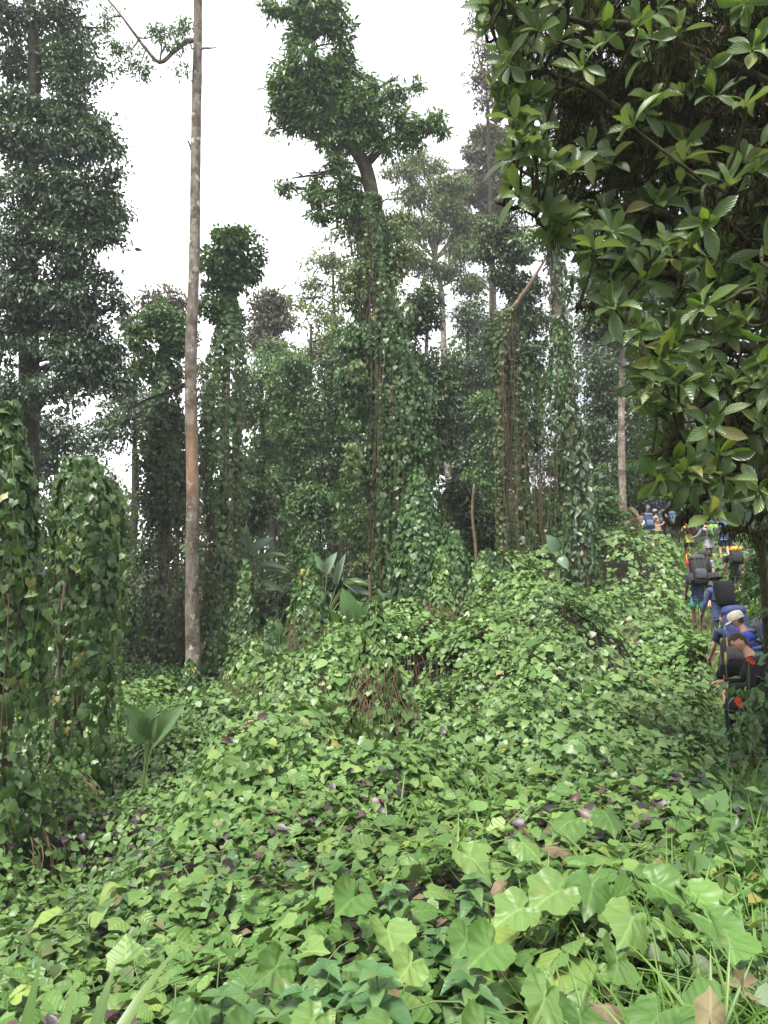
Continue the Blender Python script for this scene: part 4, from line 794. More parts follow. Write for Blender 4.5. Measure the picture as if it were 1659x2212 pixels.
# --- forest behind
FOREST = [
 ('brown_leaved_tree','reddish brown crowned tree peeping over the flat vine dome',(352,44),[(350,650,42,26),(320,680,30,24),(385,670,30,24),(345,700,44,26)],'brown',.24,1.6),
 ('far_tree','greyish tree between the huge evergreen and the flat vine dome',(290,48),[(285,700,24,40),(290,780,28,40),(280,860,30,40)],'brown',.26,1.2),
 ('far_tree','round brown topped tree right of the topiary dome',(590,50),[(590,655,44,24),(575,690,34,26),(610,700,40,26),(590,740,44,30),(560,730,30,24)],'brown',.26,1.8),
 ('far_tree','yellow green tree with drooping tips right of the round brown topped tree',(672,42),[(660,680,40,26),(690,700,34,30),(650,730,34,28),(685,760,36,34),(720,720,30,36)],'light',.22,1.9),
 ('forest_tree','dense green tree column below the yellow green tree',(640,36),[(640,790,40,34),(615,850,36,40),(660,860,40,40),(630,920,40,40),(670,950,40,44),(645,1010,40,40)],'mid',.19,2.4),
 ('forest_tree','dark green rounded tree right of the topiary column',(565,38),[(570,800,40,34),(550,850,34,36),(590,870,34,34),(555,930,34,36),(585,960,30,30),(545,1010,30,36)],'mid',.19,1.7),
 ('forest_tree','mid green tree with drooping boughs below the round brown topped tree',(590,46),[(600,770,40,34),(560,790,36,34),(620,820,40,36),(580,900,44,40),(620,960,40,40),(590,1040,44,44),(640,1080,40,40)],'mid',.24,2.0),
 ('forest_tree','light green tree behind the bright vine strip',(740,48),[(700,760,44,36),(740,800,40,36),(690,840,40,36),(720,900,44,40),(690,980,44,44),(740,1000,40,44)],'light',.26,1.8),
 ('forest_tree','tall dim tree closing the gap right of the dark bushy tree',(1000,52),[(985,840,44,40),(1020,900,44,44),(980,960,44,44),(1020,1020,44,44),(990,1090,44,44),(1050,1060,40,44)],'mid',.27,1.8),
 ('forest_tree','broad dark tree left of the bright vine strip',(725,34),[(720,800,40,40),(745,860,34,44),(700,900,36,40),(735,950,36,44),(710,1010,44,40),(745,1050,34,44)],'dark',.18,2.4),
 ('forest_tree','grey green tree behind the dark bushy tree',(1010,44),[(1010,680,40,36),(1030,740,44,40),(1000,790,40,40),(1040,830,40,40),(1000,880,40,44),(1040,930,40,44),(1010,990,44,44)],'ever',.22,1.9),
 ('forest_tree','grey green tree left of the vine hung trunk',(1050,38),[(1050,880,30,40),(1060,960,30,44),(1040,1040,36,44),(1070,1100,34,40)],'mid',.19,2.0),
 ('forest_tree','dark slope tree between ivy trunk and slim trunk',(1295,38),[(1290,800,44,44),(1310,870,40,44),(1280,930,40,44),(1310,990,40,40),(1285,1050,44,36)],'dark',.18,2.4),
 ('forest_tree','dark slope tree just right of the slim trunk',(1400,40),[(1390,700,40,50),(1410,780,40,44),(1385,850,36,44),(1410,920,40,44),(1390,990,40,40)],'dark',.18,2.4),
 ('forest_tree','dark tree behind the hikers under the big leaved branches',(1500,42),[(1480,800,60,60),(1560,850,60,60),(1480,920,60,50),(1560,980,60,50),(1640,900,60,70)],'dark',.2,2.0),
 ('forest_tree','shady tree filling the gap behind both ivy columns',(120,30),[(70,930,50,40),(140,930,50,40),(200,960,45,40),(110,1000,50,40),(220,1030,30,40),(180,1060,40,40)],'ever',.17,2.2),
 ('forest_tree','dark tree behind the left ivy columns near the ground',(140,24),[(100,1150,50,60),(160,1200,50,60),(225,1150,30,50),(100,1280,50,60),(215,1260,36,60),(60,1350,40,60)],'dark',.16,2.2),
 ('forest_tree','backlit green tree under the bright gap left of the curtain tree',(255,30),[(250,1110,26,34),(275,1160,30,30),(300,1090,24,30),(255,1220,26,30),(290,1240,30,40)],'light',.16,1.6),
 ('forest_tree','tall dark tree behind the topiary column',(510,36),[(445,780,30,40),(455,860,30,44),(530,800,26,40),(525,880,26,44),(535,970,26,44),(450,960,24,44)],'dark',.19,1.8),
]
for nm, lab, (tx, TD), bl, lf, L, dn in FOREST:
    top = min(b[1] for b in bl)
    tree(nm, lab, [(tx,'g',TD,6),(tx + rng.normal() * 4,(top + 1250) / 2,TD,5),(tx,top + 30,TD,3)], bl, TD, lf, 'bark', twigs=4, L=L, wr=.33, per=15, cr=.42 * TD / 34, dens=dn * .8)
SHRUBS = [
 ('shrub','dark tangled shrub left of the pale trunk base',27,[(350,1200,50,60),(310,1290,50,60),(375,1300,45,70),(330,1380,60,60),(260,1350,40,70),(385,1410,40,40)],'dark',.15),
 ('shrub','dark undergrowth bush behind the second ivy column',21,[(235,1400,40,60),(270,1440,50,40),(120,1440,40,60),(70,1480,30,60),(215,1490,30,40)],'dark',.13),
 ('shrub','dull green bush at the foot of the dark thicket beside the gully',24,[(300,1460,50,30),(360,1460,40,30),(400,1480,24,20)],'mid',.13),
 ('shrub','rounded glossy bush behind the paddle leaved plants',31,[(600,1130,44,40),(640,1150,40,44),(570,1160,40,44),(610,1200,60,44),(660,1210,40,40)],'mid',.15),
 ('shrub','feathery bamboo like bush above the pyramid mound',33,[(690,1080,50,36),(720,1120,44,36),(660,1090,36,30)],'mid',.16),
 ('shrub','yellowish bush left of the big dome',28,[(745,1160,40,40),(770,1200,40,44),(740,1230,40,36),(785,1120,24,50)],'light',.13),
 ('shrub','dark bush under the topiary column right side',29,[(545,1060,34,40),(530,1120,30,40),(560,1100,30,40)],'dark',.15),
 ('shrub','dark glossy bush right of the big dome',28,[(1010,1090,40,40),(985,1060,36,36),(1040,1140,40,44),(1000,1170,44,40),(1060,1190,36,36)],'dark',.15),
 ('shrub','pale leaved bush at the foot of the vine hung trunk',28,[(1030,1050,34,30),(1075,1150,30,40),(1050,1210,40,30)],'light',.14),
 ('shrub','bush between vine hung trunk and ivy trunk',27,[(1190,1080,34,44),(1180,1150,36,44),(1200,1010,28,40)],'vine',.14),
 ('shrub','green bush right of the ivy trunk foot',30,[(1300,1080,36,34),(1320,1130,34,30),(1285,1150,30,30)],'mid',.14),
 ('shrub','hillside bush behind the slim trunk',37,[(1380,1030,44,34),(1310,1020,40,36),(1430,1010,40,40),(1460,1060,44,40)],'mid',.17),
 ('shrub','hillside bush behind the topmost hikers',40,[(1420,1080,50,30),(1370,1080,36,26),(1480,1090,50,40),(1540,1080,50,44)],'mid',.17),
]
for nm, lab, D, bl, lf, L in SHRUBS:
    tree(nm, lab, [(bl[0][0],'g',D,2.5),(bl[0][0] + 3,bl[0][1] + 20,D,1.5),(bl[0][0],bl[0][1] - 5,D,1)], bl, D, lf, 'bark', 'shrub', twigs=4, L=L, wr=.36, per=17, cr=.36, dens=2.6)
# far forest that reads as one mass
lb = LB(); rs = np.random.default_rng(5)
def fmass(lb, n, x0, x1, D0, D1, topf, sz, L, dens):
    for i in range(n):
        xd = rs.uniform(x0, x1); D = rs.uniform(D0, D1); tp = topf(xd) + abs(rs.normal()) * 40; y = tp
        while y < 1290:
            s = sz * rs.uniform(.7, 1.2); crown_into(lb, B([(xd + rs.normal() * 14, y, s, s * .85)], D), L=L, wr=.36, per=11, cr=.8, dens=dens * .5, seed=int(rs.integers(90))); y += s * 1.3
fmass(lb, 17, 940, 1900, 50, 66, lambda x: np.interp(x, [940,1100,1300,1900], [880,700,560,400]), 52, .42, .6)
o = lb.build('distant_forest', M['ever'], None, 'stuff'); setp(o, 'dim hillside forest closing the view behind the right hand trees', 'forest')
lb = LB(); fmass(lb, 14, 540, 1060, 52, 66, lambda x: np.interp(x, [540,700,900,1060], [900,820,760,720]), 46, .40, .6); fmass(lb, 24, -400, 960, 55, 75, lambda x: np.interp(x, [-500,0,250,560,750,940], [850,900,1060,960,860,800]), 44, .42, .6)
o = lb.build('distant_forest', M['mid'], None, 'stuff'); setp(o, 'dim lower forest closing the view behind the left and middle trees', 'forest')

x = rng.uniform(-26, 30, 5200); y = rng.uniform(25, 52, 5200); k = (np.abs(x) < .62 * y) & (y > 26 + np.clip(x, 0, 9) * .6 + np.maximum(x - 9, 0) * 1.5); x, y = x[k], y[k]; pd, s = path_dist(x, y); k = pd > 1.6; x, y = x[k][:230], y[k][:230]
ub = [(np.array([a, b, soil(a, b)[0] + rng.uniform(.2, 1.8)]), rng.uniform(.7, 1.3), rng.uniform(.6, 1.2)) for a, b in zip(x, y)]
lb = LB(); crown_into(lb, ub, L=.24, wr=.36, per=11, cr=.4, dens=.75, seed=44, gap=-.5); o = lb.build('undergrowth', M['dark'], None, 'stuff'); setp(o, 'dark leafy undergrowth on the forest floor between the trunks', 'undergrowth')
# ============================================================ THE BIG LEAVED MOSSY TREE ON THE RIGHT
def right_tree():
    base = np.array([5.4, 7.0, 0]); base[2] = soil(base[0], base[1])[0]
    t = thing('mossy_tree', 'moss hung tree with big pale backed leaves overhanging the right side', 'tree', base)
    m = MB(); tr = spline([base - [0, 0, .3], W(1900,1150,6.6), W(1930,800,6.4), W(1900,450,6.4), W(1850,100,6.4), W(1800,-300,6.4)], 30)
    m.tube(tr, np.linspace(.34, .14, 30), 12, .18, 3); m.build('trunk', M['mossbark'], t)
    LIMBS = [[(1900,560,6.4),(1700,430,6),(1520,320,5.6),(1350,260,5.4),(1180,190,5.3),(1090,150,5.2)], [(1900,640,6.4),(1650,540,6),(1480,470,5.7),(1300,430,5.5),(1150,430,5.3),(1090,415,5.2)],
     [(1910,750,6.4),(1620,650,5.7),(1450,590,5.4),(1330,540,5.2),(1230,500,5.1),(1170,480,5)], [(1920,850,6.4),(1660,750,5.6),(1500,740,5.2),(1380,690,5),(1290,640,5),(1240,630,4.9)],
     [(1925,950,6.4),(1700,900,5.4),(1560,900,5.1),(1470,935,4.9),(1400,955,4.8)], [(1925,1050,6.4),(1700,1010,5.4),(1580,1020,5),(1500,1080,4.9),(1460,1110,4.8)], [(1925,1100,6.4),(1750,1100,5.4),(1620,1160,5),(1560,1140,4.9)],
     [(1880,300,6.4),(1600,160,5.8),(1400,90,5.5),(1220,60,5.3),(1070,50,5.2)], [(1850,80,6.4),(1600,-60,5.8),(1350,-110,5.5),(1180,-120,5.3)], [(1870,200,6.4),(1650,250,6.6),(1450,180,6.9),(1280,120,7),(1150,60,7)],
     [(1905,600,6.4),(1600,420,7),(1400,400,7.2),(1250,340,7.2),(1130,300,6.8)], [(1915,820,6.4),(1700,640,6.2),(1580,500,5.4),(1500,400,5)], [(1925,1000,6.4),(1720,820,5.2),(1640,660,4.7),(1600,560,4.6)], [(1850,0,6.4),(1700,-150,5),(1550,-250,4.6),(1400,-300,4.5)]]
    LP = []
    for i, L in enumerate(LIMBS):
        q = spline([W(*p) for p in L], 26) + np.cumsum(rng.normal(size=(26, 3)) * .014, 0); r0 = .055 if i < 10 else .042
        mb = MB(); mb.tube(q, np.linspace(r0, .010, 26), 8, .22, i); mb.build('branch', M['mossbark'], t); LP.append(q)
    LPA = np.concatenate([q[3:] for q in LP])
    # leaf rosettes: where they show in the picture, then more through the crown
    z2 = [(470,60),(560,30),(690,60),(440,150),(545,270),(520,370),(580,440),(560,520),(600,600),(560,690),(640,700),(580,800),(740,760),(870,670),(950,130),(720,430),(700,930),(790,990),(1040,1050),(900,1110),(860,1270),(1120,1210),(1170,880),(1290,630),(1400,960),(1270,1110),(1560,460),(1560,700),(1480,800),(1180,40),(1480,1440),(1390,1500),(1300,1620),(1160,1640),(1240,1560),(1560,1380),(1600,1620),(1480,1240),(860,300),(760,180)]
    z4 = [(270,850),(460,690),(690,220),(860,470),(460,880),(350,1130),(340,1310),(300,1380),(430,1540),(590,1680),(770,1450),(830,1650),(1030,1210),(1180,1230),(890,1830),(720,1980),(400,1830),(930,860),(480,1040),(1180,700),(1180,900),(700,1250),(1130,1750),(600,1400),(520,1600)]
    ros = [(829.5 + x * .5, y * .5, rng.uniform(4.7, 5.5)) for x, y in z2] + [(1348 + x * .2577, 605 + y * .2577, rng.uniform(4.6, 5.2)) for x, y in z4]
    edge = lambda yd: np.interp(yd, [-200,0,150,300,430,520,640,800,950,1100,1180], [1020,1040,1080,1110,1120,1200,1300,1400,1400,1450,1500])
    n = 0
    while n < 400:
        yd = rng.uniform(-180, 1150); xd = rng.uniform(1040, 1850)
        if xd < edge(yd) + 20 or (yd > 1060 and xd < 1640): continue
        mossy = yd < 430 and xd > 1200
        if mossy and rng.random() < .55: continue
        ros.append((xd, yd, rng.uniform(4.7, 7.2))); n += 1
    for _ in range(70): yd = rng.uniform(-20, 1080); ros.append((edge(yd) + rng.uniform(-5, 70), yd, rng.uniform(4.7, 5.6)))
    for xd, yd in [(1060,-60),(1150,-150),(1300,-180),(1500,-250),(1680,-200),(1250,-320),(1600,-380),(1750,-60)] * 4: ros.append((xd + rng.normal() * 40, yd + rng.normal() * 40, rng.uniform(4.6, 7)))
    lv = LB(); tw = MB()
    for (xd, yd, D) in ros:
        c = W(xd, yd, D); dd = np.linalg.norm(LPA - c, axis=1) + .6 * np.maximum(LPA[:, 0] * -1 + c[0], 0); a = LPA[int(dd.argmin())]
        L = np.linalg.norm(c - a); ax = nrm(c - a) * .8 + np.array([-.15, -.25, .55]) + rng.normal(size=3) * .25; ax = ax / np.linalg.norm(ax)
        mid = (a + c) / 2 + np.array([0, 0, -.14 * L]) + rng.normal(size=3) * .05
        tw.tube(spline([a, mid, c - ax * .05, c], 9), np.linspace(.013, .008, 9), 6, .2, 2, cap=False)
        k = rng.integers(5, 9); u = nrm(np.cross(ax, [.3, .2, 1.])); v = np.cross(ax, u); a0 = rng.uniform(0, 6.28)
        for j in range(k):
            an = a0 + j * 2.4 + rng.normal() * .2; op = rng.uniform(.5, 1.5) if j > 1 else rng.uniform(.15, .5)
            out = math.cos(an) * u + math.sin(an) * v; td = ax * math.cos(op) + out * math.sin(op); td[2] -= .12
            nn = ax * math.sin(op) - out * math.cos(op); nn = nn + rng.normal(size=3) * .18; l = rng.uniform(.15, .23) * (1 if j > 1 else .75)
            lv.add(T_OBO, (c + rng.normal(size=3) * .008)[None], td[None], nn[None], l * rng.uniform(.36, .44), l)
    tw.build('twigs', M['mossbark'], t, kind='stuff')
    leaf_objects(lv.take(seen_score, 300), M['big'], t); lv.build('foliage', M['big'], t, 'stuff')
    # hanging moss on the limbs and through the shaded inside
    ms = LB(); P = []
    for q in LP:
        i = rng.integers(0, len(q) - 4, 650); P.append(q[i] + rng.normal(size=(650, 3)) * [.05, .05, .03])
    P = np.concatenate(P); ms.add(T_GLO, P, rng.normal(size=P.shape) * [.3, .3, .2] + [0, 0, -1], rng.normal(size=P.shape), rng.uniform(.004, .010, len(P)), rng.uniform(.03, .12, len(P)))
    ins = []; cnt = 0; tm = MB()
    while cnt < 640:
        yd = rng.uniform(-150, 1000); xd = rng.uniform(1120, 1780); D = rng.uniform(5.4, 7.6)
        if xd < edge(yd) + np.interp(yd, [0, 430, 600], [60, 80, 160]) or (yd > 430 and rng.random() < .72): continue
        c = W(xd, yd, D); s = rng.uniform(.15, .5); e = c + nrm(rng.normal(size=3) * [1, .6, .5]) * s; q = spline([c, (c + e) / 2 + [0, 0, -.06], e], 7); tm.tube(q, np.linspace(.012, .005, 7), 5, .3, 4, cap=False)
        k = 110; i = rng.integers(0, 7, k); ins.append(q[i] + rng.normal(size=(k, 3)) * [.04, .04, .03]); cnt += 1
    tm.build('mossy_twigs', M['mossbark'], t, kind='stuff')
    P = np.concatenate(ins); ms.add(T_GLO, P, rng.normal(size=P.shape) * [.35, .35, .25] + [0, 0, -1], rng.normal(size=P.shape), rng.uniform(.005, .012, len(P)), rng.uniform(.03, .13, len(P)))
    ms.build('moss', M['moss'], t, 'stuff')
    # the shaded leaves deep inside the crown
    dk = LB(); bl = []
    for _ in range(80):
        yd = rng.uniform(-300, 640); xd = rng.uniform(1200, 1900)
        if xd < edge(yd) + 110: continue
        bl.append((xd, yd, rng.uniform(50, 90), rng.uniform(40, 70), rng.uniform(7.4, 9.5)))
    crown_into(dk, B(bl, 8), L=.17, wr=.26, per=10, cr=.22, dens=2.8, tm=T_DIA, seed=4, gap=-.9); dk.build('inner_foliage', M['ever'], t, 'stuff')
    dk = LB(); bl = [(xd, yd, 90, 50, 6.2) for xd in range(1150, 1950, 90) for yd in (-260, -420)]; crown_into(dk, B(bl, 6), L=.2, wr=.25, per=8, cr=.22, dens=2.0, seed=6, gap=-.5); dk.build('top_foliage', M['big'], t, 'stuff')  # unseen upper crown, added to shade the branches below
right_tree()
# pale leaved shrubs standing behind the mossy branches
tree('pale_leaved_shrub', 'tall shrub with bright pale leaves lit behind the mossy branches at the right edge', [(1650,'g',9.5,10),(1640,1100,9.5,7),(1620,900,9.5,4)], [(1600,900,60,60),(1650,960,70,60),(1590,1010,60,50),(1650,1060,70,60),(1570,950,40,50),(1690,860,70,80),(1600,1080,50,40),(1550,1040,40,40)], 9.5, 'pale', 'mossbark', 'shrub', L=.15, wr=.26, per=8, cr=.22, dens=2.3, twigs=6)
tree('light_leaved_tree', 'young tree with drooping light leaves right of the slim trunk', [(1660,'g',16,10),(1620,1000,16,8),(1540,800,16,5)], [(1420,680,36,40),(1450,740,40,40),(1420,800,34,40),(1470,820,44,44),(1440,880,40,44),(1490,900,40,44),(1530,760,44,50),(1450,960,36,40),(1510,980,40,40)], 15, 'pale', 'twig', L=.15, wr=.26, per=11, cr=.26, dens=2.0, twigs=6, droop=.9)
# bank plants right of the path
BANK = [('dense low shrub with dull leaves at the right edge beside the man in black',(1690,'g',7.5),[(1640,1480,40,44),(1690,1430,50,60),(1620,1540,40,36),(1690,1540,50,50),(1590,1590,40,24)],7.5,'herb',.10),
 ('leafy shrub above the yellow pack at the right edge',(1680,'g',13),[(1660,1360,40,40),(1700,1300,50,50),(1640,1410,24,24),(1660,1440,34,30)],13,'vine',.11),
 ('tangled weeds on the bank right of the bucket hat hiker',(1640,'g',17),[(1630,1290,30,36),(1660,1330,36,40),(1650,1250,36,40),(1620,1340,20,20)],17,'mid',.13),
 ('dark bank shrub at the right edge under the overhanging branches',(1700,'g',11),[(1680,1200,50,60),(1720,1290,50,60),(1650,1240,36,36)],11,'mid',.12),
 ('weedy bush on the bank near the bottom right',(1720,'g',5.2),[(1700,1640,60,44),(1660,1700,44,36),(1740,1760,60,60),(1680,1800,40,36)],5.2,'herb',.08),
 ('bush on the bank behind the orange pack hiker',(1570,'g',33),[(1560,1130,50,30),(1530,1100,40,30),(1600,1140,50,40),(1640,1110,50,50)],33,'mid',.16),
 ('low leafy bush between the stump and the ivy trunk',(1310,'g',32),[(1300,1140,30,20),(1330,1150,24,18),(1280,1165,24,16)],32,'mid',.15)]
for lab, tr, bl, D, lf, L in BANK:
    tree('shrub', lab, [(tr[0],'g',D,3),(tr[0] - 5,bl[0][1] + 30,D,2),(bl[0][0],bl[0][1],D,1)], bl, D, lf, 'twig', 'shrub', L=L, wr=.34, per=12, cr=.16 * max(1, D / 12), dens=5 if D < 9 else 3.4, twigs=5)
x, y = sample_ground(1.7, 26, 75); pd, s = path_dist(x, y); k = ((s > 0) & (pd > .5) | (pd < .9) & (np.hypot(x, y) < 10.5) & (rng.random(len(x)) < .8)) & (rng.random(len(x)) < .9); x, y = x[k], y[k]; m_ = len(x); lb = LB()
for lay in range(3):
    n_ = nrm(rng.normal(size=(m_, 3)) * .5 + [-.2, -.2, 1]); l = rng.uniform(.05, .11, m_) * (1 + np.hypot(x, y) / 22)
    lb.add(T_DIA + T_GLO[:1], np.c_[x + rng.normal(size=m_) * .1, y + rng.normal(size=m_) * .1, soil(x, y) + rng.uniform(.03, .5, m_) * (.6 + .5 * fbm(np.c_[x, y], 1.1, 91, 2))], rng.normal(size=(m_, 3)) * [1, 1, .5], n_, l * 1.1, l)
o = lb.build('weeds', M['mid'], None, 'stuff'); setp(o, 'small leaved weeds covering the bank right of the path', 'weeds')
def fern(label, xd, yd, D, nf, L, az0, az1):
    b = W(xd, yd, D); t = thing('fern', label, 'fern', b, None)
    for i in range(nf):
        a = az0 + (az1 - az0) * (i + .5) / nf + rng.normal() * .12; d = np.array([math.cos(a), math.sin(a), 0]); ln = L * rng.uniform(.8, 1.15)
        q = spline([b, b + d * ln * .45 + [0, 0, ln * .35], b + d * ln + [0, 0, ln * .02]], 26); lb = LB(); tg = nrm(np.gradient(q, axis=0)); sd_ = nrm(np.cross(tg, [0, 0, 1.]))
        wl = np.sin(np.linspace(.25, 3.0, 26)) * ln * .22
        for s in (-1, 1): lb.add(T_DIA[:2], q[2:], sd_[2:] * s + tg[2:] * .35 + [0, 0, -.12], np.tile([0, -.1, 1.], (24, 1)), .045 * ln * 1.6, wl[2:])
        mb = MB(); mb.tube(q, np.linspace(.008, .002, 26) * D / 8, 4, cap=False); fr = lb.build('frond', M['fern'], t); mb.build('rachis', M['stem'], fr, world=False) if False else None
fern('arching fern fronds at the right edge above the bank shrubs', 1720, 1150, 9.5, 9, .9, 1.9, 4.3)
fern('fern on the bank behind the yellow pack, lower than the edge fern', 1715, 1290, 12, 8, .7, 1.6, 4.4)
fern('small fern at the right edge below the overhanging leaves', 1725, 1350, 9, 7, .6, 2.0, 4.2)
# red flowers
for lab, pts, D in (('cluster of red flowers beside the yellow pack hiker', [(1606,1405),(1590,1440),(1614,1414)], 14), ('red star flowers over the shrub beside the man in black', [(1617,1424),(1625,1430)], 8.6), ('red blossoms hanging by the black shorts hiker', [(1598,1283),(1602,1296),(1594,1306),(1612,1289),(1606,1310)], 20), ('tiny red flower in the weeds low at the right', [(1597,1520),(1592,1512)], 7.2), ('orange red flowers at the stump beside the slim trunk', [(1338,1108),(1345,1120),(1352,1112),(1330,1118)], 33)):
    t = thing('red_flower', lab, 'flower', W(*pts[0], D))
    for p in pts:
        lb = LB(); c0 = W(*p, D); a = np.arange(6) * 1.05 + rng.uniform(0, 1); s = max(.045, .0035 * D)
        lb.add(T_OVA[:1], np.tile(c0, (6, 1)), np.c_[np.cos(a), np.full(6, -.35), np.sin(a)], np.tile([0, -1., .2], (6, 1)), s * .5, s); lb.build('flower_head', M['red'], t)
    mb = MB(); c0 = W(*pts[0], D); mb.tube(spline([[c0[0], c0[1] + .05, soil(c0[0], c0[1])[0] - .02], c0 + [.02, .05, -.2], c0], 6), .006, 4); mb.build('stem', M['stem'], t)

# ============================================================ PADDLE LEAVED PLANTS
def paddle(label, xd, D, leaves, zoff=.0, mat='paddle'):
    b = G(xd, D, zoff); t = thing('elephant_ear_plant' if D < 14 else 'paddle_leaved_plant', label, 'plant', b); lb = LB(); st = MB()
    for (x0, y0, x1, y1, wpx) in leaves:
        p0 = W(x0, y0, D); p1 = W(x1, y1, D - .25); d = p1 - p0; l = np.linalg.norm(d); nn = np.cross(d, [1, 0, 0]) if abs(d[2]) < abs(d[0]) else np.array([rng.normal() * .35, -1, .35])
        if nn[2] < 0: nn = -nn
        lb.add(T_PAD, p0[None], d[None], (nn + np.array([0, -.6, .2]))[None], wpx * D / FL * 1.4, l * 1.08)
        st.tube(spline([b, (b + p0) / 2 + [0, 0, .05], p0 + d * .1], 7), np.linspace(.022, .012, 7) * D / 16, 6)
    st.build('stalks', M['stem'], t); leaf_objects(lb.take(lambda P, Mx: np.ones(len(P)), 50), M[mat], t); return t
paddle('three upright elephant ear leaves standing in the gully at left', 322, 12, [(318,1600,281,1535,36),(322,1590,322,1541,32),(330,1604,369,1540,34)])
paddle('tall paddle leaved plant with whitish leaves behind the creeper column', 535, 27, [(527,1195,532,1140,16),(545,1200,575,1162,18),(550,1215,606,1190,12),(560,1230,612,1218,12),(570,1250,605,1225,10),(560,1262,605,1268,12),(540,1180,520,1150,14)], mat='paddle_pale')
paddle('paddle leaved plant behind the pyramid mound', 700, 26, [(700,1235,668,1190,12),(705,1240,718,1200,16),(728,1265,738,1205,12),(740,1268,790,1250,10),(745,1282,800,1278,12),(740,1255,790,1285,14)], mat='paddle_pale')
paddle('broad leaved clump with drooping leaf between pyramid and slope', 755, 21, [(765,1355,748,1285,32),(740,1355,690,1310,14),(748,1360,742,1335,22),(770,1358,800,1300,16),(790,1362,795,1325,18),(760,1362,756,1320,16)])
paddle('small dark leaved plant left of the pyramid foot', 618, 21, [(615,1385,600,1350,16),(620,1390,628,1345,18),(612,1392,595,1372,12),(625,1395,640,1370,14)])
paddle('pale elephant ear leaf tilted on the slope before the ivy trunk', 1205, 23.5, [(1200,1195,1187,1160,22),(1208,1205,1225,1222,16),(1195,1200,1180,1185,14)], mat='paddle_pale')
paddle('bluish broad leaves low on the slope right of the creeper dome', 1060, 23, [(1045,1240,1040,1205,14),(1062,1245,1075,1215,16),(1085,1240,1100,1220,12)])
for lab, pts, r, D in (('bare dead stick with knobs standing right of the big dome', [(1030,1265),(1027,1180),(1020,1110),(1024,1045)], 4, 22), ('short dead stick poking from the bump with dry stalks', [(950,1262),(948,1230),(947,1203)], 3, 19), ('thin pale stake behind the broad leaved clump', [(800,1300),(799,1270),(797,1242)], 3, 22)):
    q = spline([W(a, b, D) for a, b in pts], 12); t = thing('dead_stick', lab, 'stick', q[0]); m = MB(); m.tube(q, np.linspace(r, r * .6, 12) * D / FL, 7, .3, 8); m.build('shaft', M['dry'], t)
# the old stump by the path
b = G(1378, 34); t = thing('tree_stump', 'weathered stump with spreading roots beside the slim pale trunk', 'stump', b); m = MB()
k = 34 / FL; top = b[2] + 70 * k; hts = np.linspace(-.1, 1, 9)
m.tube(np.array([b + [0, 0, 0 + (72 * k) * h] for h in hts]), np.interp(hts, [-.1, .3, 1], [.85, .55, .36]), 16, .28, 6)
for a in (3.3, 3.9, 4.6, 5.4, 2.8): m.tube(spline([b + [math.cos(a) * .3, math.sin(a) * .3, .6], b + [math.cos(a) * .8, math.sin(a) * .8, .2], b + [math.cos(a) * 1.4, math.sin(a) * 1.4, -.15]], 8), np.linspace(.2, .06, 8), 7, .2, 3)
m.build('wood', M['brown_bark'], t)
c0 = W(1357, 1112, 33.4); t = thing('withered_palm_leaf', 'rounded drooping yellowish dead leaf beside the stump', 'leaf', c0); lb = LB()
for i in range(9): a = -2.6 + i * .30; lb.add(T_PAD, (c0 + [0, 0, .32])[None], np.array([[math.cos(a) * .9, -.5, -.7 - .3 * abs(math.sin(a))]]), np.array([[math.cos(a) * .5, -1, .5]]), .30, .62)
leaf_objects(lb.take(lambda P, Mx: np.ones(len(P)), 50), M['wither'], t)
# ============================================================ THE HIKERS
def cloth(name, c, rough=.85, var=.25, scale=14):
    lo = tuple(v * (1 - var) for v in c); hi = tuple(min(1, v * (1 + var)) for v in c)
    return rough_mat(name, [(.35, lo), (.65, hi)], scale, 4, rough, .35, .01, spec=.25)
CL = {k: cloth('cloth_' + k, v) for k, v in dict(black=(.018,.018,.020), charcoal=(.05,.05,.055), grey=(.22,.23,.26), navy=(.025,.035,.085), blue=(.035,.07,.42), royal=(.05,.075,.40), denim=(.09,.13,.26), teal=(.08,.28,.29),
      khaki=(.24,.20,.15), brown=(.16,.13,.11), paleblue=(.33,.40,.44), yellow=(.34,.31,.09), yelloworange=(.45,.23,.03), lime=(.16,.30,.06), orange=(.34,.10,.045), cream=(.62,.58,.46), olive=(.10,.10,.05), slate=(.07,.10,.14), skyblue=(.20,.30,.44), tan=(.38,.28,.19), packblue=(.05,.065,.17), red=(.45,.02,.02), white=(.7,.7,.68)).items()}
SKN = {k: rough_mat('skin_' + k, [(.3, tuple(x * .9 for x in v)), (.7, v)], 9, 3, .55, .1, .004) for k, v in dict(fair=(.52,.30,.21), tan=(.40,.22,.14), dark=(.065,.032,.02)).items()}
HAIRM = {k: rough_mat('hair_' + k, [(.3, tuple(x * .6 for x in v)), (.7, v)], 60, 3, .75, .5, .006, (1,1,.3)) for k, v in dict(brown=(.055,.035,.022), black=(.012,.010,.009)).items()}
SHOE = cloth('boot_leather', (.07,.055,.04)); WOOD = cloth('stick_wood', (.42,.27,.14)); METAL = rough_mat('pole_metal', [(.3,(.05,.05,.055)),(.7,(.10,.10,.11))], 20, 2, .4, 0, metallic=.8); DARK = cloth('dark_eye', (.01,.01,.012), .3)
_pend = []
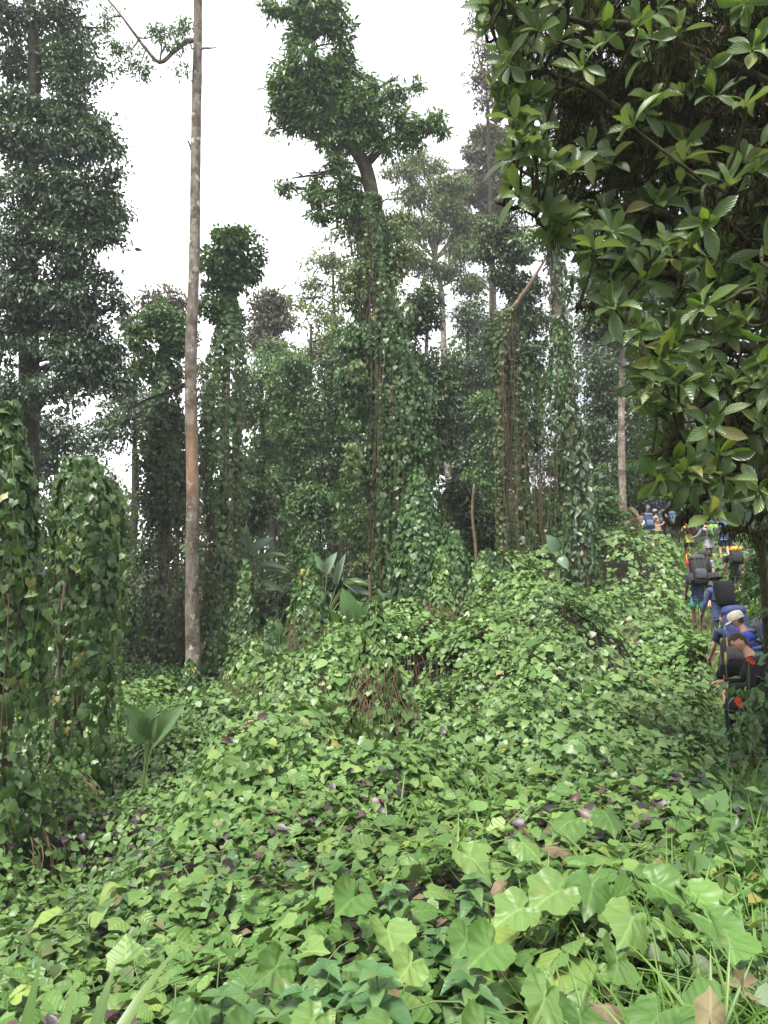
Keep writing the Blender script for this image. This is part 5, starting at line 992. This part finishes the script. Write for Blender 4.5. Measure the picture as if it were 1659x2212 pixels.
def skin_job(name, joints, edges, rad, levels=1):
    names = list(joints); me = bpy.data.meshes.new(name); me.from_pydata([tuple(joints[n]) for n in names], [(names.index(a), names.index(b)) for a, b in edges], [])
    o = bpy.data.objects.new(name, me); COL.objects.link(o); md = o.modifiers.new('skin', 'SKIN'); md.use_smooth_shade = True
    for i, n in enumerate(names):
        v = me.skin_vertices[0].data[i]; r = rad[n]; v.radius = (r, r) if np.isscalar(r) else r; v.use_root = i == 0
    o.modifiers.new('sub', 'SUBSURF').levels = levels; o.modifiers['sub'].render_levels = levels
    return o
def sph_head(c, fwd, up, r=1.0):
    """a head with brow, nose, jaw and ears, centre c"""
    nu, nv = 22, 16; V = []
    rt = np.cross(fwd, up)
    for i in range(nv + 1):
        ph = math.pi * i / nv
        for j in range(nu):
            th = 2 * math.pi * j / nu; x = math.sin(ph) * math.sin(th); y = math.sin(ph) * math.cos(th); z = math.cos(ph)   # y forward
            X, Y, Z = x * .076, y * .096, z * .118
            if z < -.05: X *= 1 + .28 * (z + .05); Y *= 1 + .10 * (z + .05) if y > 0 else 1 + .45 * (z + .05)
            if y > 0:
                g = math.exp(-(x / .16) ** 2); Y += .026 * g * math.exp(-((z + .22) / .14) ** 2) + .006 * g * math.exp(-((z + .52) / .07) ** 2) - .010 * math.exp(-((z - .02) / .10) ** 2) * math.exp(-((abs(x) - .34) / .16) ** 2) + .012 * math.exp(-((z + .80) / .12) ** 2) * g
            if abs(x) > .9 and abs(y + .08) < .25 and -.4 < z < .12: X *= 1.20; Y -= .012
            V.append(c + r * (X * rt + Y * fwd + Z * up))
    V = np.array(V); F = []
    for i in range(nv):
        for j in range(nu): a = i * nu + j; b = i * nu + (j + 1) % nu; F.append((a, a + nu, b + nu, b))
    return V, np.array(F)
def shell(c, fwd, up, keep, grow, nu=22, nv=14, drop=0.0):
    V, F = sph_head(c, fwd, up, 1.0); rt = np.cross(fwd, up)
    q = (V - c); V = c + q * grow; loc = np.c_[q @ rt / .076, q @ fwd / .096, q @ up / .118]; k = np.array([keep(*l) for l in loc]); F = F[k[F].all(1)]
    u = np.unique(F); m = -np.ones(len(V), int); m[u] = np.arange(len(u)); return V[u], m[F]
def lathe(c, up, prof, n=18, squash=(1, 1), fwd=None):
    u = fwd if fwd is not None else nrm(np.cross(up, [.3, .9, .1])); u = nrm(u - up * (u @ up)); v = np.cross(up, u); V = []
    for r, h in prof:
        for j in range(n): a = 2 * math.pi * j / n; V.append(c + up * h + r * (math.cos(a) * u * squash[0] + math.sin(a) * v * squash[1]))
    F = [(i * n + j, i * n + (j + 1) % n, (i + 1) * n + (j + 1) % n, (i + 1) * n + j) for i in range(len(prof) - 1) for j in range(n)]
    return np.array(V), np.array(F)
def person(label, loc, yaw, h=1.75, skin='fair', hair='brown', shirt='grey', sleeve='short', legs='black', leg='shorts', lean=.15, head=(.15, 0), stride=.25, arms=((.3, .15, .6), (.3, .15, .6)), hat=None, hatc='charcoal', crouch=0.0, eyes=False, group='hikers climbing the path in a line'):
    loc = np.asarray(loc, float); s = h / 1.75
    t = thing('person', label, 'person', loc, group)
    cy, sy = math.cos(yaw), math.sin(yaw)
    def Wd(p): p = np.asarray(p, float) * s; return np.array([p[0] * cy - p[1] * sy, p[0] * sy + p[1] * cy, p[2]])
    def dr(p): p = np.asarray(p, float); return nrm(np.array([p[0] * cy - p[1] * sy, p[0] * sy + p[1] * cy, p[2]]))
    J = {}; J['pelvis'] = np.array([0, -.05 * lean, .95])
    for sd, sg, a in (('l', -1, stride), ('r', 1, -stride)):
        hp = J['pelvis'] + [sg * .095, 0, -.04]; kb = .15 + max(a, 0) * 1.1 + crouch
        kn = hp + .42 * np.array([0, math.sin(a + crouch * .6), -math.cos(a + crouch * .6)]); an = kn + .41 * np.array([0, math.sin(a + crouch * .6 - kb), -math.cos(a + crouch * .6 - kb)])
        J['hip_' + sd], J['knee_' + sd], J['ankle_' + sd] = hp, kn, an; J['heel_' + sd] = an + [0, -.05, -.06]; J['toe_' + sd] = an + [sg * .02, .16, -.065]
    dz = .08 - min(J['ankle_l'][2], J['ankle_r'][2])
    for k in J: J[k] = J[k] + [0, 0, dz]
    up = np.array([0, math.sin(lean), math.cos(lean)]); up2 = np.array([0, math.sin(lean * .5), math.cos(lean * .5)])
    J['waist'] = J['pelvis'] + up2 * .17; J['chest'] = J['waist'] + up * .22; J['collar'] = J['chest'] + up * .13; J['neck'] = J['collar'] + up * .09
    hp, hyaw = head; hu = np.array([0, math.sin(lean * .6 + hp), math.cos(lean * .6 + hp)]); hf = np.array([-math.sin(hyaw) , math.cos(hyaw) * math.cos(lean * .6 + hp), -math.sin(lean * .6 + hp)])
    J['skull'] = J['neck'] + hu * .09 + np.array([0, .015, 0])
    fw = np.array([0, math.cos(lean), -math.sin(lean)])
    hands = []
    for sd, sg, (fa, ab, eb) in (('l', -1, arms[0]), ('r', 1, arms[1])):
        sh = J['collar'] + np.array([sg * .185, 0, 0]) - up * .045; dn = np.array([sg * math.sin(ab), math.sin(fa) * math.cos(ab), -math.cos(fa) * math.cos(ab)])
        el = sh + dn * .29; f2 = fa + eb; ins = -sg * .35 * min(eb, 1.2); d2 = nrm(np.array([sg * math.sin(ab) * .5 + ins, math.sin(f2), -math.cos(f2)])); wr = el + d2 * .25
        J['shoulder_' + sd], J['elbow_' + sd], J['wrist_' + sd] = sh, el, wr; J['palm_' + sd] = wr + d2 * .075; hands.append((wr, d2, sg))
    Jw = {k: Wd(v) for k, v in J.items()}
    R0 = dict(pelvis=.09, waist=.085, chest=.105, collar=.075, neck=.052, skull=.05, shoulder=.062, elbow=.042, wrist=.030, palm=.034, hip=.070, knee=.056, ankle=.040, heel=.036, toe=.030)
    rr = lambda k: R0[k.split('_')[0]] * s
    E = [('pelvis','waist'),('waist','chest'),('chest','collar'),('collar','neck'),('neck','skull')]
    for sd in 'lr': E += [('collar','shoulder_' + sd),('shoulder_' + sd,'elbow_' + sd),('elbow_' + sd,'wrist_' + sd),('wrist_' + sd,'palm_' + sd),('pelvis','hip_' + sd),('hip_' + sd,'knee_' + sd),('knee_' + sd,'ankle_' + sd),('ankle_' + sd,'heel_' + sd),('ankle_' + sd,'toe_' + sd)]
    body = skin_job('body', Jw, E, {k: rr(k) for k in Jw})
    extra = MB(); hc = Jw['skull']; HU = dr(hu); HF = dr(hf); HF = nrm(HF - HU * (HF @ HU)); V, F = sph_head(hc + HU * .05 * s, HF, HU, s); extra.raw(V, [F])
    for wr, d2, sg in hands:
        sdv = nrm(np.cross(d2, [0, 0, 1.])) if abs(d2[2]) < .95 else np.array([1., 0, 0]); cl = nrm(np.cross(sdv, d2))
        for i, (o_, ln) in enumerate(((-.027, .066), (-.009, .076), (.009, .071), (.027, .056))):
            a = wr + d2 * .085 + sdv * o_; q = [a - d2 * .02, a + d2 * ln * .4, a + d2 * ln * .75 - cl * .018, a + d2 * ln * .85 - cl * .042]
            extra.tube([Wd(p) for p in q], np.array([.0095, .009, .008, .0065]) * s, 6)
        a = wr + d2 * .035 + sdv * sg * -.028; extra.tube([Wd(p) for p in (a, a + d2 * .03 - sdv * sg * .024, a + d2 * .062 - sdv * sg * .03 - cl * .012)], np.array([.011, .010, .007]) * s, 6)
    _pend.append((body, t, SKN[skin], extra, loc, 'body'))
    # shirt
    k = 1.13; S = {n: Jw[n] for n in ('pelvis','waist','chest','collar')}; S['neckline'] = Wd(J['collar'] + up * .07); SE = [('pelvis','waist'),('waist','chest'),('chest','collar'),('collar','neckline')]
    SR = dict(pelvis=.158, waist=.155, chest=.172, collar=.140, neckline=.074)
    S['hem'] = Wd(J['pelvis'] + np.array([0, 0, -.10])); SE.append(('hem','pelvis')); SR['hem'] = .160
    for sd in 'lr':
        S['shoulder_' + sd] = Jw['shoulder_' + sd]; SE.append(('collar','shoulder_' + sd)); SR['shoulder_' + sd] = .086
        if sleeve == 'short': S['cuff_' + sd] = Wd(J['shoulder_' + sd] * .35 + J['elbow_' + sd] * .65); SE.append(('shoulder_' + sd,'cuff_' + sd)); SR['cuff_' + sd] = .064
        else:
            S['elbow_' + sd] = Jw['elbow_' + sd]; S['wrist_' + sd] = Jw['wrist_' + sd]; SE += [('shoulder_' + sd,'elbow_' + sd),('elbow_' + sd,'wrist_' + sd)]; SR['elbow_' + sd] = .056; SR['wrist_' + sd] = .043
    _pend.append((skin_job('shirt', S, SE, {n: SR[n] * s for n in S}), t, CL[shirt], None, loc, 'shirt'))
    P = {n: Jw[n] for n in ('pelvis','hip_l','hip_r')}; P['top'] = Wd(J['pelvis'] + up2 * .06); PE = [('pelvis','hip_l'),('pelvis','hip_r'),('pelvis','top')]; PR = dict(pelvis=.137, hip_l=.108, hip_r=.108, top=.125)
    for sd in 'lr':
        if leg == 'shorts': P['leg_' + sd] = Wd(J['hip_' + sd] * .12 + J['knee_' + sd] * .88); PE.append(('hip_' + sd,'leg_' + sd)); PR['leg_' + sd] = .090
        else:
            P['knee_' + sd] = Jw['knee_' + sd]; P['leg_' + sd] = Wd(J['ankle_' + sd] + [0, 0, .03]); PE += [('hip_' + sd,'knee_' + sd),('knee_' + sd,'leg_' + sd)]; PR['knee_' + sd] = .075; PR['leg_' + sd] = .066
    _pend.append((skin_job('shorts' if leg == 'shorts' else 'trousers', P, PE, {n: PR[n] * s for n in P}), t, CL[legs], None, loc, leg))
    for sd in 'lr':
        A = J['ankle_' + sd]; m = MB(); q = [A + [0, -.055, -.045], A + [0, -.01, -.05], A + [0, .07, -.055], A + [0, .14, -.06], A + [0, .185, -.062]]
        m.tube([Wd(p) + loc for p in q], np.array([.040, .048, .046, .044, .026]) * s, 9); m.tube([Wd(A + [0, -.012, -.03]) + loc, Wd(A + [0, -.015, .07]) + loc], np.array([.05, .05]) * s, 9); m.build('boot', SHOE, t)
    hcw = hc + HU * .05 * s + loc
    if hair and not hat:
        V, F = shell(hcw, HF, HU, lambda x, y, z: (z > .30 - .55 * max(-y, 0) - .0 and not (y > .62 and z < .55)) or (y < .12 and z > -.62 and not (abs(x) > .85 and z < -.1 and y > -.3)), 1.055 * s); mesh('hair', V, [F], HAIRM[hair], t)
    if hat == 'bucket':
        m = MB(); c = hcw + HU * .035 * s; V, F = lathe(c, HU, [(.155, -.035), (.165, -.042), (.098, .012), (.103, .03), (.100, .055), (.092, .098), (.060, .112), (.004, .114)], 20, (1.08, 1), HF); m.raw(V, [F]); m.build('sun_hat', CL[hatc], t)
        V, F = shell(hcw, HF, HU, lambda x, y, z: y < .1 and -.62 < z < .4, 1.04 * s); mesh('hair', V, [F], HAIRM[hair or 'brown'], t)
    if hat == 'cap':
        V, F = shell(hcw, HF, HU, lambda x, y, z: y < .1 and -.62 < z < .3, 1.03 * s); mesh('hair', V, [F], HAIRM[hair or 'brown'], t)
        m = MB(); c = hcw + HU * .03 * s; V, F = lathe(c, HU, [(.108, -.014), (.112, .02), (.107, .062), (.082, .10), (.035, .116), (.003, .118)], 20, (1.08, .95), HF); m.raw(V, [F]); rt = np.cross(HF, HU)
        br = []; 
        for f_, wd in ((.085, .085), (.12, .088), (.155, .075), (.18, .045), (.188, .012)): br += [c + HF * f_ - rt * wd - HU * (.002 + f_ * .16), c + HF * f_ + HU * (.014 - f_ * .16), c + HF * f_ + rt * wd - HU * (.002 + f_ * .16)]
        br = np.array(br); br = np.r_[br, br - HU * .007]; F = []
        for i in range(4):
            for q in (0, 1): a = i * 3 + q; F += [(a, a + 1, a + 4, a + 3), (a + 15, a + 18, a + 19, a + 16)]
        for i in range(4): F += [(i * 3, i * 3 + 3, i * 3 + 18, i * 3 + 15), (i * 3 + 2, i * 3 + 17, i * 3 + 20, i * 3 + 5)]
        m.raw(br, [np.array(F)]); m.build('cap', CL[hatc], t)
    if eyes:
        rt = np.cross(HF, HU)
        for sg in (-1, 1):
            V, F = lathe(hcw + HF * .083 * s + rt * sg * .031 * s + HU * .002 * s, HF, [(.001, -.004), (.009, -.002), (.009, .004), (.001, .007)], 8); mesh('eye', V, [F], DARK, t)
            m = MB(); m.tube([hcw + HF * .092 * s + rt * sg * .014 * s + HU * .022 * s, hcw + HF * .093 * s + rt * sg * .032 * s + HU * .027 * s, hcw + HF * .080 * s + rt * sg * .048 * s + HU * .02 * s], .004, 5); m.build('eyebrow', HAIRM[hair or 'brown'], t)
        m = MB(); m.tube([hcw + HF * .088 * s - rt * .022 * s - HU * .063 * s, hcw + HF * .098 * s - HU * .062 * s, hcw + HF * .088 * s + rt * .022 * s - HU * .063 * s], .0045, 5); m.build('mouth', SKN['tan'], t)
    back = Wd(J['chest'] - fw * .15 + up * .02) + loc
    return dict(o=t, back=back, up=dr(up), fwd=dr(fw), rt=dr([1, 0, 0]), hand_l=Jw['palm_l'] + loc, hand_r=Jw['palm_r'] + loc, sh_l=Jw['shoulder_l'] + loc, sh_r=Jw['shoulder_r'] + loc, s=s, waist=Jw['waist'] + loc, chest=Jw['chest'] + loc)
def flush():
    bpy.context.view_layer.update(); dg = bpy.context.evaluated_depsgraph_get()
    for (o, t, m, extra, loc, nm) in _pend:
        me = bpy.data.meshes.new_from_object(o.evaluated_get(dg)); old = o.data; n = o.name
        V = np.empty(len(me.vertices) * 3); me.vertices.foreach_get('co', V); V = V.reshape(-1, 3); F4 = [tuple(p.vertices) for p in me.polygons]
        if nm != 'body' : V = V + .006 * fbm(V, 16, 70, 2)[:, None] * nrm(V - V.mean(0))
        mb = MB(); mb.raw(V, [np.array([f for f in F4 if len(f) == k]) for k in (3, 4) if any(len(f) == k for f in F4)])
        if extra is not None:
            for v in extra.V: mb.V.append(v)
            for k, fs in extra.F.items(): mb.F.setdefault(k, []).extend([f + mb.n for f in fs])
            mb.n += extra.n
        bpy.data.objects.remove(o); bpy.data.meshes.remove(me); nm = old.name.split('.')[0]; bpy.data.meshes.remove(old)
        mesh(nm, np.concatenate(mb.V), [np.concatenate(f) for f in mb.F.values()], m, t, world=False)
    _pend.clear()
def superbox(c, rt, fw, up, prof, ex=4.0, n=20, wr=.012, seed=0):
    """prof: (height, half width, half depth, forward shift)"""
    V = []; a = np.arange(n) / n * 2 * np.pi
    for (h, w_, d_, sh) in prof:
        x = np.sign(np.cos(a)) * np.abs(np.cos(a)) ** (2 / ex) * w_; y = np.sign(np.sin(a)) * np.abs(np.sin(a)) ** (2 / ex) * d_ + sh; V.append(c + x[:, None] * rt + y[:, None] * fw + h * up)
    V = np.array(V).reshape(-1, 3); V = V + (wr * fbm(V, 9, seed + 5, 3) + (wr > .02) * .012 * fbm(V, 30, seed + 9, 2))[:, None] * nrm(V - V.mean(0)); i = np.arange(len(prof) - 1)[:, None] * n; j = np.arange(n)[None]; k = (j + 1) % n
    return V, [np.stack([i + j, i + k, i + n + k, i + n + j], -1).reshape(-1, 4), np.arange(n)[::-1][None], (np.arange(n) + (len(prof) - 1) * n)[None]]
def pack(label, P, c1, c2, H=.62, wd=.17, dp=.12, lid=True, roll=None, side=None, dz=0.0, cover=False, logo=None, straps=None):
    rt, fw, up, s = P['rt'], P['fwd'], P['up'], P['s']; c = P['back'] - fw * dp * 1.05 + up * dz; t = thing('backpack', label, 'backpack', c - up * H * .5, 'backpacks carried by the hikers')
    b0 = -H * .5; V, F = superbox(c, rt, -fw, up, [(b0, wd * .7, dp * .6, 0), (b0 + .03, wd * .92, dp * .95, 0), (b0 + H * .35, wd, dp * 1.08, .01), (b0 + H * .7, wd * .98, dp, 0), (b0 + H * .86, wd * .9, dp * .85, -.01), (b0 + H * .9, wd * .6, dp * .5, -.01)], 4 if not cover else 3, 24, .012 if not cover else .03, int(H * 100)); mesh('pack_body', V, F, CL[c1], t)
    if lid:
        V, F = superbox(c + up * (b0 + H * .9) + fw * .01, rt, -fw, up, [(-.05, wd * .8, dp * .85, 0), (-.01, wd * .98, dp * 1.08, 0), (.06, wd * .95, dp * 1.02, 0), (.105, wd * .75, dp * .7, 0), (.12, wd * .3, dp * .3, 0)], 3.5, 20, .010, 3); mesh('lid', V, F, CL[c2], t)
    if not cover:
        V, F = superbox(c - fw * dp * 1.02 - up * H * .14, rt, -fw, up, [(-.15, wd * .55, .02, 0), (-.13, wd * .68, .04, 0), (.06, wd * .68, .045, 0), (.12, wd * .6, .02, 0)], 4, 16, .006, 5); pk = c1 if c2 == 'yelloworange' else c2; mesh('front_pocket', V, F, CL[pk], t)
        for sg in (-1, 1):
            V, F = superbox(c + rt * sg * wd * .98 - up * H * .22, rt, -fw, up, [(-.12, .02, dp * .5, 0), (-.10, .035, dp * .62, 0), (.06, .04, dp * .62, 0), (.10, .02, dp * .5, 0)], 3, 14, .006, 6); mesh('side_pocket', V, F, CL[pk], t)
            m = MB(); m.tube([c + rt * sg * wd * .55 - fw * dp * 1.12 + up * (b0 + H * .92), c + rt * sg * wd * .55 - fw * dp * 1.13 + up * (b0 + H * .55), c + rt * sg * wd * .55 - fw * dp * 1.14 + up * (b0 + .06)], .009, 5); m.build('strap', CL[straps or 'charcoal'], t)
    for sg, k in ((-1, 'sh_l'), (1, 'sh_r')):
        a = P[k] - rt * sg * .06; m = MB(); m.tube(spline([c + fw * dp * .8 + up * H * .25 + rt * sg * .08, a + up * .075 - fw * .02, a + fw * .115 + up * .01, a + fw * .13 - up * .16, c + fw * dp * 1.2 + rt * sg * .15 - up * H * .3], 14), .020, 6); m.build('shoulder_strap', CL[straps or c2], t)
    if roll:
        m = MB(); q = c - up * (H * .5 + .05) - fw * .03; m.tube([q - rt * wd * 1.05, q, q + rt * wd * 1.05], [.075, .082, .075], 12); m.build('bedroll', CL[roll], t)
    if side:
        q = c + rt * wd * 1.1 * (1 if side[1] > 0 else -1) - fw * .02; V, F = lathe(q - up * .16, up, [(.002, 0), (.036, .002), (.038, .14), (.03, .17), (.018, .185), (.018, .215), (.002, .216)], 12); mesh('bottle', V, [F], CL[side[0]], t)
    if logo:
        q = c + up * (b0 + H * .74) - fw * (dp * 1.13); V = np.array([q - rt * .05 - up * .012, q - rt * .018 + up * .022, q, q + rt * .014 + up * .016, q + rt * .05 - up * .012, q - rt * .05 - up * .02, q + rt * .05 - up * .02])
        V = np.r_[V, V - fw * .004]; mesh('logo', V, [np.array([(0, 1, 2), (2, 3, 4), (0, 2, 4), (7, 9, 8), (9, 11, 10), (7, 11, 9)]), np.array([(5, 0, 4, 6), (12, 13, 11, 7)])], CL[logo], t, smooth=False)
    return t, c
def pole(label, top, bot, name='trekking_pole', m1=METAL, m2='black', r=.009, grip=.14, wob=0):
    t = thing(name, label, 'pole' if name == 'trekking_pole' else 'stick', bot, None); top = np.asarray(top, float); bot = np.asarray(bot, float); d = top - bot; L = np.linalg.norm(d); d = d / L
    q = spline([bot, bot + d * L * .35 + rng.normal(size=3) * wob, bot + d * L * .7 + rng.normal(size=3) * wob, top], 12)
    m = MB(); m.tube(q, np.linspace(r * .7, r, 12), 7); m.build('shaft', m1, t)
    if m2: m = MB(); m.tube([top - d * grip, top - d * grip * .5, top + d * .02], [.014, .017, .014], 8); m.build('grip', CL[m2], t); m = MB(); m.tube([bot + d * .05, bot + d * .058], [.035, .035], 10); m.build('basket', CL[m2], t)
    return t
WALK = ((.35, .12, .5), (-.15, .12, .35)); HOLD = ((.35, .1, 1.25), (.35, .1, 1.25))
def at(xd, D, dz=0): return G(xd, D, dz)
# nearest first
p1 = person('dark haired man in a black long sleeved top looking down at his hands', at(1640,9.2), R(72), 1.74, 'fair', 'brown', 'black', 'long', 'black', 'trousers', .42, (.38, .15), .2, ((.30,.05,1.15),(.42,.05,1.1)), eyes=True)
t = thing('phone', 'small dark phone held in the hands of the man in black', 'phone', (p1['hand_l'] + p1['hand_r']) / 2); c0 = (p1['hand_l'] + p1['hand_r']) / 2 + p1['fwd'] * .06; V, F = superbox(c0, p1['rt'], p1['fwd'], nrm(p1['up'] + p1['fwd'] * .4), [(-.07, .036, .005, 0), (.07, .036, .005, 0)], 5, 12, 0); mesh('phone_body', V, F, CL['black'], t)
p1b = person('stooping hiker in black almost hidden by a black and yellow pack', at(1578,10.0), R(-22), 1.68, 'fair', 'black', 'black', 'long', 'black', 'trousers', 1.0, (.1, 0), .3, ((1.1,.05,.5),(1.1,.05,.5)), crouch=.6)
pack('black backpack with yellow side pockets and straps, lowest in the line', p1b, 'black', 'charcoal', .56, .19, .14, True, None, ('lime', -1), 0, straps='yelloworange')
t = thing('drybag', 'lime green bag clipped under the black and yellow backpack', 'bag', p1b['waist']); c0 = p1b['waist'] - p1b['fwd'] * .20 - p1b['up'] * .22; V, F = superbox(c0, p1b['rt'], p1b['fwd'], p1b['up'], [(-.10, .10, .05, 0), (-.07, .17, .085, 0), (.05, .18, .09, 0), (.10, .10, .05, 0)], 2.5, 18, .02, 4); mesh('bag_body', V, F, CL['lime'], t); m = MB(); m.tube([c0 - p1b['rt'] * .12 + p1b['up'] * .09, c0 + p1b['up'] * .12, c0 + p1b['rt'] * .12 + p1b['up'] * .09], .012, 6); m.build('closure', CL['yelloworange'], t)
pole('trekking pole with a yellow grip at the left of the black and yellow pack', W(1567,1412,9.6), at(1560,9.5), 'trekking_pole', METAL, 'yellow')
p2 = person('hiker in a cream cap and bright blue jacket bent behind the dark haired man', at(1622,11.4), R(62), 1.70, 'fair', 'brown', 'royal', 'long', 'olive', 'trousers', .40, (.2, .1), .2, HOLD, 'cap', 'cream')
pack('pale grey pack worn over the bright blue jacket', p2, 'slate', 'grey', .45, .15, .10, True)
p3 = person('hiker in navy bowed under the tall navy pack', at(1567,12.6), R(2), 1.70, 'fair', 'brown', 'navy', 'short', 'khaki', 'shorts', .22, (.5, 0), .3, WALK)
pack('tall navy blue backpack with a small pale mountain emblem', p3, 'packblue', 'packblue', .68, .19, .15, True, 'olive', ('slate', -1), .08, logo='paleblue')
p4 = person('hiker in a grey bucket hat and blue long sleeved shirt', at(1545,17.0), R(4), 1.80, 'tan', 'brown', 'denim', 'long', 'brown', 'trousers', .16, (.15, 0), .2, ((.25,.22,.35),(.3,.2,.4)), 'bucket', 'charcoal')
pack('crumpled black rain cover over the pack of the bucket hat hiker', p4, 'black', 'black', .62, .21, .15, False, cover=True)
pole('trekking pole in the left hand of the bucket hat hiker', p4['hand_l'] + [0, 0, .05], [p4['hand_l'][0] - .02, p4['hand_l'][1] + .1, soil(p4['hand_l'][0], p4['hand_l'][1])[0] - .02])
p5 = person('hiker in teal shorts and a navy shirt under a tall black pack', at(1499,20.0), R(-4), 1.72, 'dark', 'black', 'navy', 'short', 'teal', 'shorts', .30, (.55, 0), .14, ((.1,.14,.25),(.1,.14,.25)))
_, c5 = pack('very tall black backpack with an umbrella strapped to its side', p5, 'black', 'charcoal', .80, .21, .16, True, None, None, .14)
q0 = c5 - p5['rt'] * .26 - p5['up'] * .36; t = thing('umbrella', 'furled umbrella with a yellow crook handle and red band strapped to the tall black pack', 'umbrella', q0); u5 = p5['up']; m = MB(); m.tube([q0, q0 + u5 * .05, q0 + u5 * .5, q0 + u5 * .62], [.006, .026, .036, .012], 8); m.build('canopy', CL['charcoal'], t)
m = MB(); m.tube([q0 + u5 * .52, q0 + u5 * .64], [.042, .034], 8); m.build('band', CL['red'], t); m = MB(); e = q0 + u5 * .62; m.tube(spline([e, e + u5 * .16, e + u5 * .22 + p5['rt'] * .04, e + u5 * .20 + p5['rt'] * .10, e + u5 * .13 + p5['rt'] * .11], 14), .014, 6); m.build('handle', CL['yelloworange'], t)
p6 = person('crop haired man in a grey t-shirt with a black pack', at(1517,22.0), R(-24), 1.80, 'fair', 'brown', 'grey', 'short', 'black', 'shorts', .14, (.25, -.3), .22, WALK)
pack('black backpack on the man in the grey t-shirt', p6, 'black', 'black', .56, .17, .14, True)
pole('pole with a yellow green top beside the man in the grey t-shirt', p6['hand_r'] + [.05, 0, .12], [p6['hand_r'][0] + .1, p6['hand_r'][1] + .2, soil(p6['hand_r'][0] + .1, p6['hand_r'][1] + .2)[0]], 'trekking_pole', METAL, 'yellow')
p7 = person('pale legged hiker in black shorts below an orange topped pack', at(1582,23.2), R(-10), 1.76, 'fair', 'brown', 'black', 'short', 'black', 'shorts', .30, (.3, 0), .3, WALK)
pack('black backpack with an orange yellow rain cover on top', p7, 'black', 'yelloworange', .50, .18, .14, True)
pole('wooden stick beside the orange topped pack', W(1607,1222,23), at(1606,23), 'walking_stick', WOOD, None, .012, wob=.01)
p8 = person('hiker in a grey sleeved shirt and brown shorts behind hanging leaves', at(1528,26.2), R(20), 1.76, 'fair', 'brown', 'grey', 'long', 'brown', 'shorts', .2, (.2, 0), .3, ((.7,.2,.7),(.3,.1,.5)))
pack('backpack in a bright green rain cover behind hanging leaves', p8, 'lime', 'charcoal', .52, .18, .14, True)
p9 = person('hiker in a blue shirt half hidden by leaves right of the brown shorts', at(1560,27.0), R(-5), 1.72, 'fair', 'black', 'denim', 'short', 'navy', 'shorts', .3, (.3, 0), .2, WALK)
pack('blue and grey backpack half hidden by leaves', p9, 'packblue', 'denim', .5, .17, .13, True)
p10 = person('dark haired hiker in a yellow shirt and black shorts', at(1486,30.2), R(4), 1.70, 'dark', 'black', 'yellow', 'short', 'black', 'shorts', .34, (.25, .2), .34, ((.3,.25,.4),(-.1,.2,.3)), crouch=.15)
pack('orange backpack with a black pocket on the yellow shirted hiker', p10, 'orange', 'black', .52, .18, .14, True, None, ('white', 1), straps='orange')
p11 = person('man in a black t-shirt and black shorts turned to the left', at(1440,33.0), R(70), 1.76, 'fair', 'brown', 'black', 'short', 'black', 'shorts', .12, (.3, .2), .12, ((.45,.05,.8),(.5,.05,.75)), 'bucket', 'olive')
pack('slate grey backpack on the man in the black t-shirt', p11, 'slate', 'slate', .58, .16, .14, True)
for k, lab in ((0, 'pale wooden stick in the hands of the man in the black t-shirt'), (1, 'second wooden stick leaning beside the khaki hat hiker')):
    hh = p11['hand_l'] + p11['fwd'] * (.02 + .14 * k) + [0, 0, .12]; pole(lab, hh, [hh[0] - .05 - .1 * k, hh[1] - .05, soil(hh[0], hh[1])[0]], 'walking_stick', WOOD, None, .014, wob=.008)
p12 = person('hiker in pale trousers hidden under a big dark blue pack', at(1399,32.2), R(-6), 1.70, 'fair', 'brown', 'cream', 'short', 'paleblue', 'trousers', .34, (.5, 0), .1, WALK)
pack('big dark blue backpack with a roll strapped beneath it, beside the stump', p12, 'navy', 'slate', .70, .20, .16, True, 'navy', ('white', -1), .06)
p13 = person('hiker in a khaki hat and tan vest between two others', at(1420,34.0), R(40), 1.72, 'tan', 'brown', 'tan', 'short', 'navy', 'shorts', .14, (.2, 0), .12, HOLD, 'bucket', 'khaki')
pack('small grey and black pack on the khaki hat hiker', p13, 'charcoal', 'slate', .5, .15, .12, True)
p14 = person('hiker in a grey cap and light blue t-shirt at the top of the line', at(1401,38.5), R(82), 1.74, 'fair', 'brown', 'skyblue', 'short', 'charcoal', 'trousers', .08, (.25, 0), .1, ((.4,.05,.95),(.4,.05,.95)), 'cap', 'charcoal')
pack('black backpack on the grey cap hiker', p14, 'black', 'navy', .58, .17, .15, True, None, ('paleblue', 1))
p15 = person('hiker in a navy hat behind the topmost leaves', at(1430,38.8), R(10), 1.74, 'fair', 'brown', 'slate', 'short', 'charcoal', 'trousers', .12, (.1, 0), .1, WALK, 'bucket', 'navy')
pack('wide blue backpack at the very top of the line', p15, 'navy', 'packblue', .60, .21, .15, True)
flush()
# ============================================================ THE DAMP AIR
def haze(dens):
    x0, x1, y0, y1, z0, z1 = -215, 215, -18, 245, -24, 46
    V = np.array([(x, y, z) for z in (z0, z1) for y in (y0, y1) for x in (x0, x1)], float)
    o = mesh('haze', V, [np.array([(0,2,3,1),(4,5,7,6),(0,1,5,4),(2,6,7,3),(0,4,6,2),(1,3,7,5)])], [], None, None, False); o['kind'] = 'stuff'
    m, nt = mat_new('damp_air'); p = N(nt, 'ShaderNodeVolumePrincipled', Density=dens); p.inputs['Color'].default_value = (.92, .95, 1, 1); p.inputs['Anisotropy'].default_value = .3
    out = N(nt, 'ShaderNodeOutputMaterial'); nt.links.new(p.outputs[0], out.inputs['Volume']); o.data.materials.append(m)
haze(.0008)
